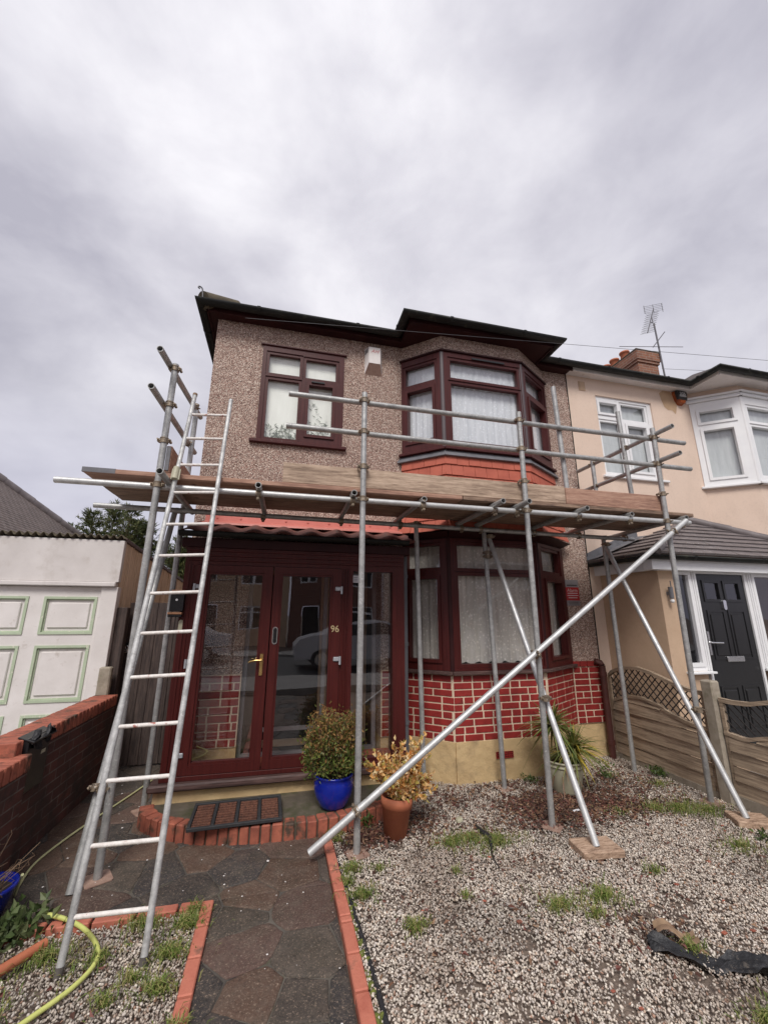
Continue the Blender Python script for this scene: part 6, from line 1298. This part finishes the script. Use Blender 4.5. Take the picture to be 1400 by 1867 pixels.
# ================================================================== TREES BEHIND
def conifer(x, y, h, r, seed, label, nb_=150, lean=0):
    t = thing('conifer_tree', (x, y, 0), label, 'tree', 'evergreen trees behind the garage'); rs = np.random.RandomState(seed); tr = MB(); P = []; D = []
    leaders = [(x, y, h)] + [(x + rs.uniform(-.6, .6) * r, y + rs.uniform(-.5, .5) * r, h * rs.uniform(.86, .97)) for _ in range(6)]
    for (lx_, ly_, lh_) in leaders:
        tr.path([(x, y, 0), ((x + lx_) / 2, (y + ly_) / 2, lh_ * .5), (lx_, ly_, lh_)], [.11, .06, .008], 7, False)
        for i in range(nb_):
            f = rs.uniform(.25, 1.0); hb = lh_ * f; bx = x + (lx_ - x) * f; by = y + (ly_ - y) * f; a = rs.uniform(0, 2 * PI); L = (r * .75 * (1 - f) ** .65 + .12) * rs.uniform(.5, 1.1); up = rs.uniform(.35, 1.15); pts = []
            for q in range(5): s_ = q / 4; pts.append(np.array([bx + math.cos(a) * L * s_, by + math.sin(a) * L * s_, hb + L * up * s_ - L * .22 * s_ * s_]))
            if i % 3 == 0: tr.path([tuple(p) for p in pts], [.012, .009, .006, .004, .002], 4, False)
            for q in range(26):
                s_ = rs.uniform(.15, 1.0) * 4; i0 = min(int(s_), 3); p = pts[i0] + (pts[i0 + 1] - pts[i0]) * (s_ - i0); dd = (pts[i0 + 1] - pts[i0]); dd = dd / np.linalg.norm(dd); P.append(p + rs.normal(0, .018, 3)); D.append(dd * 1.0 + rs.normal(0, .55, 3) + [0, 0, .25])
    build('trunk', tr, 'bark', t); leaf_cloud('crown', P, D, .13, .022, [(.08, .11, .04), (.12, .15, .05), (.05, .075, .03), (.19, .20, .07), (.12, .12, .05)], 'needles', t, seed=seed)
    return t
conifer(-4.45, 12.0, 4.45, 1.5, 61, 'bushy evergreen tree rising above the garage roof'); conifer(-2.75, 12.6, 3.7, 1.25, 62, 'lower evergreen tree seen between the scaffold tubes and the porch'); conifer(-1.75, 13.2, 3.5, 1.2, 64, 'evergreen tree close behind the corner of the pebbledash house'); conifer(-5.6, 12.6, 3.9, 1.1, 63, 'smaller evergreen tree close beside the tiled roof', 110)

# ================================================================== STREET BEHIND THE CAMERA (seen mirrored in the glass)
def street_house(x0, x1, y, wallm, label):
    t = thing('street_house', ((x0 + x1) / 2, y, 0), label, 'house', 'houses across the street'); Fo = Fr((x1, y), (x0, y)); L = x1 - x0; hs = [(.6, 2.6, .9, 2.1), (.6, 2.6, 3.3, 4.6), (3.9, 4.9, 3.4, 4.5), (3.7, 4.7, .1, 2.15)]
    build('wall', MB().plate(Fo, 0, L, 0, 5.1, hs, -.3, 0), wallm, t)
    mb = MB(); gl = MB()
    for a, b, c, d in hs[:3]: k = 3 if b - a > 1.5 else 2; w_ = (b - a) / k; mb.plate(Fo, a, b, c, d, [(a + i * w_ + .07, a + (i + 1) * w_ - .07, c + .08, d - .42) for i in range(k)] + [(a + i * w_ + .07, a + (i + 1) * w_ - .07, d - .34, d - .07) for i in range(k)], -.12, -.04); gl.quad(Fo.p(a, c, -.09), Fo.p(b, c, -.09), Fo.p(b, d, -.09), Fo.p(a, d, -.09))
    wf = build('window', mb, 'white_pvc', t); build('glass', gl, 'black_door', wf); build('door', MB().fbox(Fo, 3.75, 4.65, .1, 2.1, -.2, -.1), 'black_door', t)
    mb = MB(); mb.add([Fo.p(0, 5.1, .35), Fo.p(L, 5.1, .35), Fo.p(L, 7.8, -4), Fo.p(0, 7.8, -4), Fo.p(0, 5.1, -8), Fo.p(L, 5.1, -8)], [(0, 1, 2, 3), (3, 2, 5, 4), (0, 3, 4), (1, 5, 2)]); build('roof', mb, 'red_tile_rows', t); build('gutter', MB().fbox(Fo, 0, L, 5.0, 5.1, 0, .36), 'white_pvc', t)
for i, (a, b) in enumerate([(-16, -10.6), (-10.5, -5.1), (-5, .4), (.5, 5.9), (6, 11.4), (11.5, 17)]): street_house(a, b, -16.0, ('render_cream', 'street_brick', 'render_tan', 'street_brick', 'render_cream', 'street_brick')[i], ['cream rendered house across the street, farthest left', 'red brick house across the street, second from left', 'tan rendered house across the street opposite the path', 'red brick house across the street opposite the bay', 'cream rendered house across the street, second from right', 'red brick house across the street, farthest right'][i])
def car(x, y, label):
    t = thing('parked_car', (x, y, 0), label, 'car', 'cars parked in the street'); prof = [(-2.1, .35), (-2.12, .75), (-1.95, .92), (-1.3, 1.0), (-.7, 1.42), (.7, 1.45), (1.55, 1.0), (2.05, .9), (2.12, .6), (2.08, .33)]
    mb = MB(); n = len(prof); vs = []
    for s_, ins in ((-.85, 0), (-.80, 1), (.80, 1), (.85, 0)): vs += [(x + a, y + s_ * (.84 if (b > 1.05) else 1), b) for a, b in prof]
    fs = [(k * n + i, k * n + (i + 1) % n, (k + 1) * n + (i + 1) % n, (k + 1) * n + i) for k in range(3) for i in range(n)] + [tuple(range(n))[::-1], tuple(range(3 * n, 4 * n))]; mb.add(vs, fs, False); bd = build('body', mb, 'car_paint', t)
    mb = MB()
    for s_ in (-1, 1): yy = y + s_ * .862; mb.add([(x - 1.15, yy, 1.02), (x + 1.35, yy, 1.02), (x + .66, yy * 1 - s_ * .10, 1.38), (x - .66, yy - s_ * .10, 1.36)], [(0, 1, 2, 3) if s_ < 0 else (3, 2, 1, 0)])
    build('windows', mb, 'black_door', t)
    for sx in (-1.3, 1.3):
        for s_ in (-1, 1): wl = build('wheel', MB().tube((x + sx, y + s_ * .70, .32), (x + sx, y + s_ * .88, .32), .32, 24), 'black_rubber', t); build('rim', MB().tube((x + sx, y + s_ * .881, .32), (x + sx, y + s_ * .89, .32), .2, 16), 'chrome', wl)
car(2.6, -5.6, 'silver car parked at the near kerb'); car(-3.8, -8.4, 'silver car parked at the far kerb'); car(6.4, -8.4, 'silver car parked at the far kerb farther right')
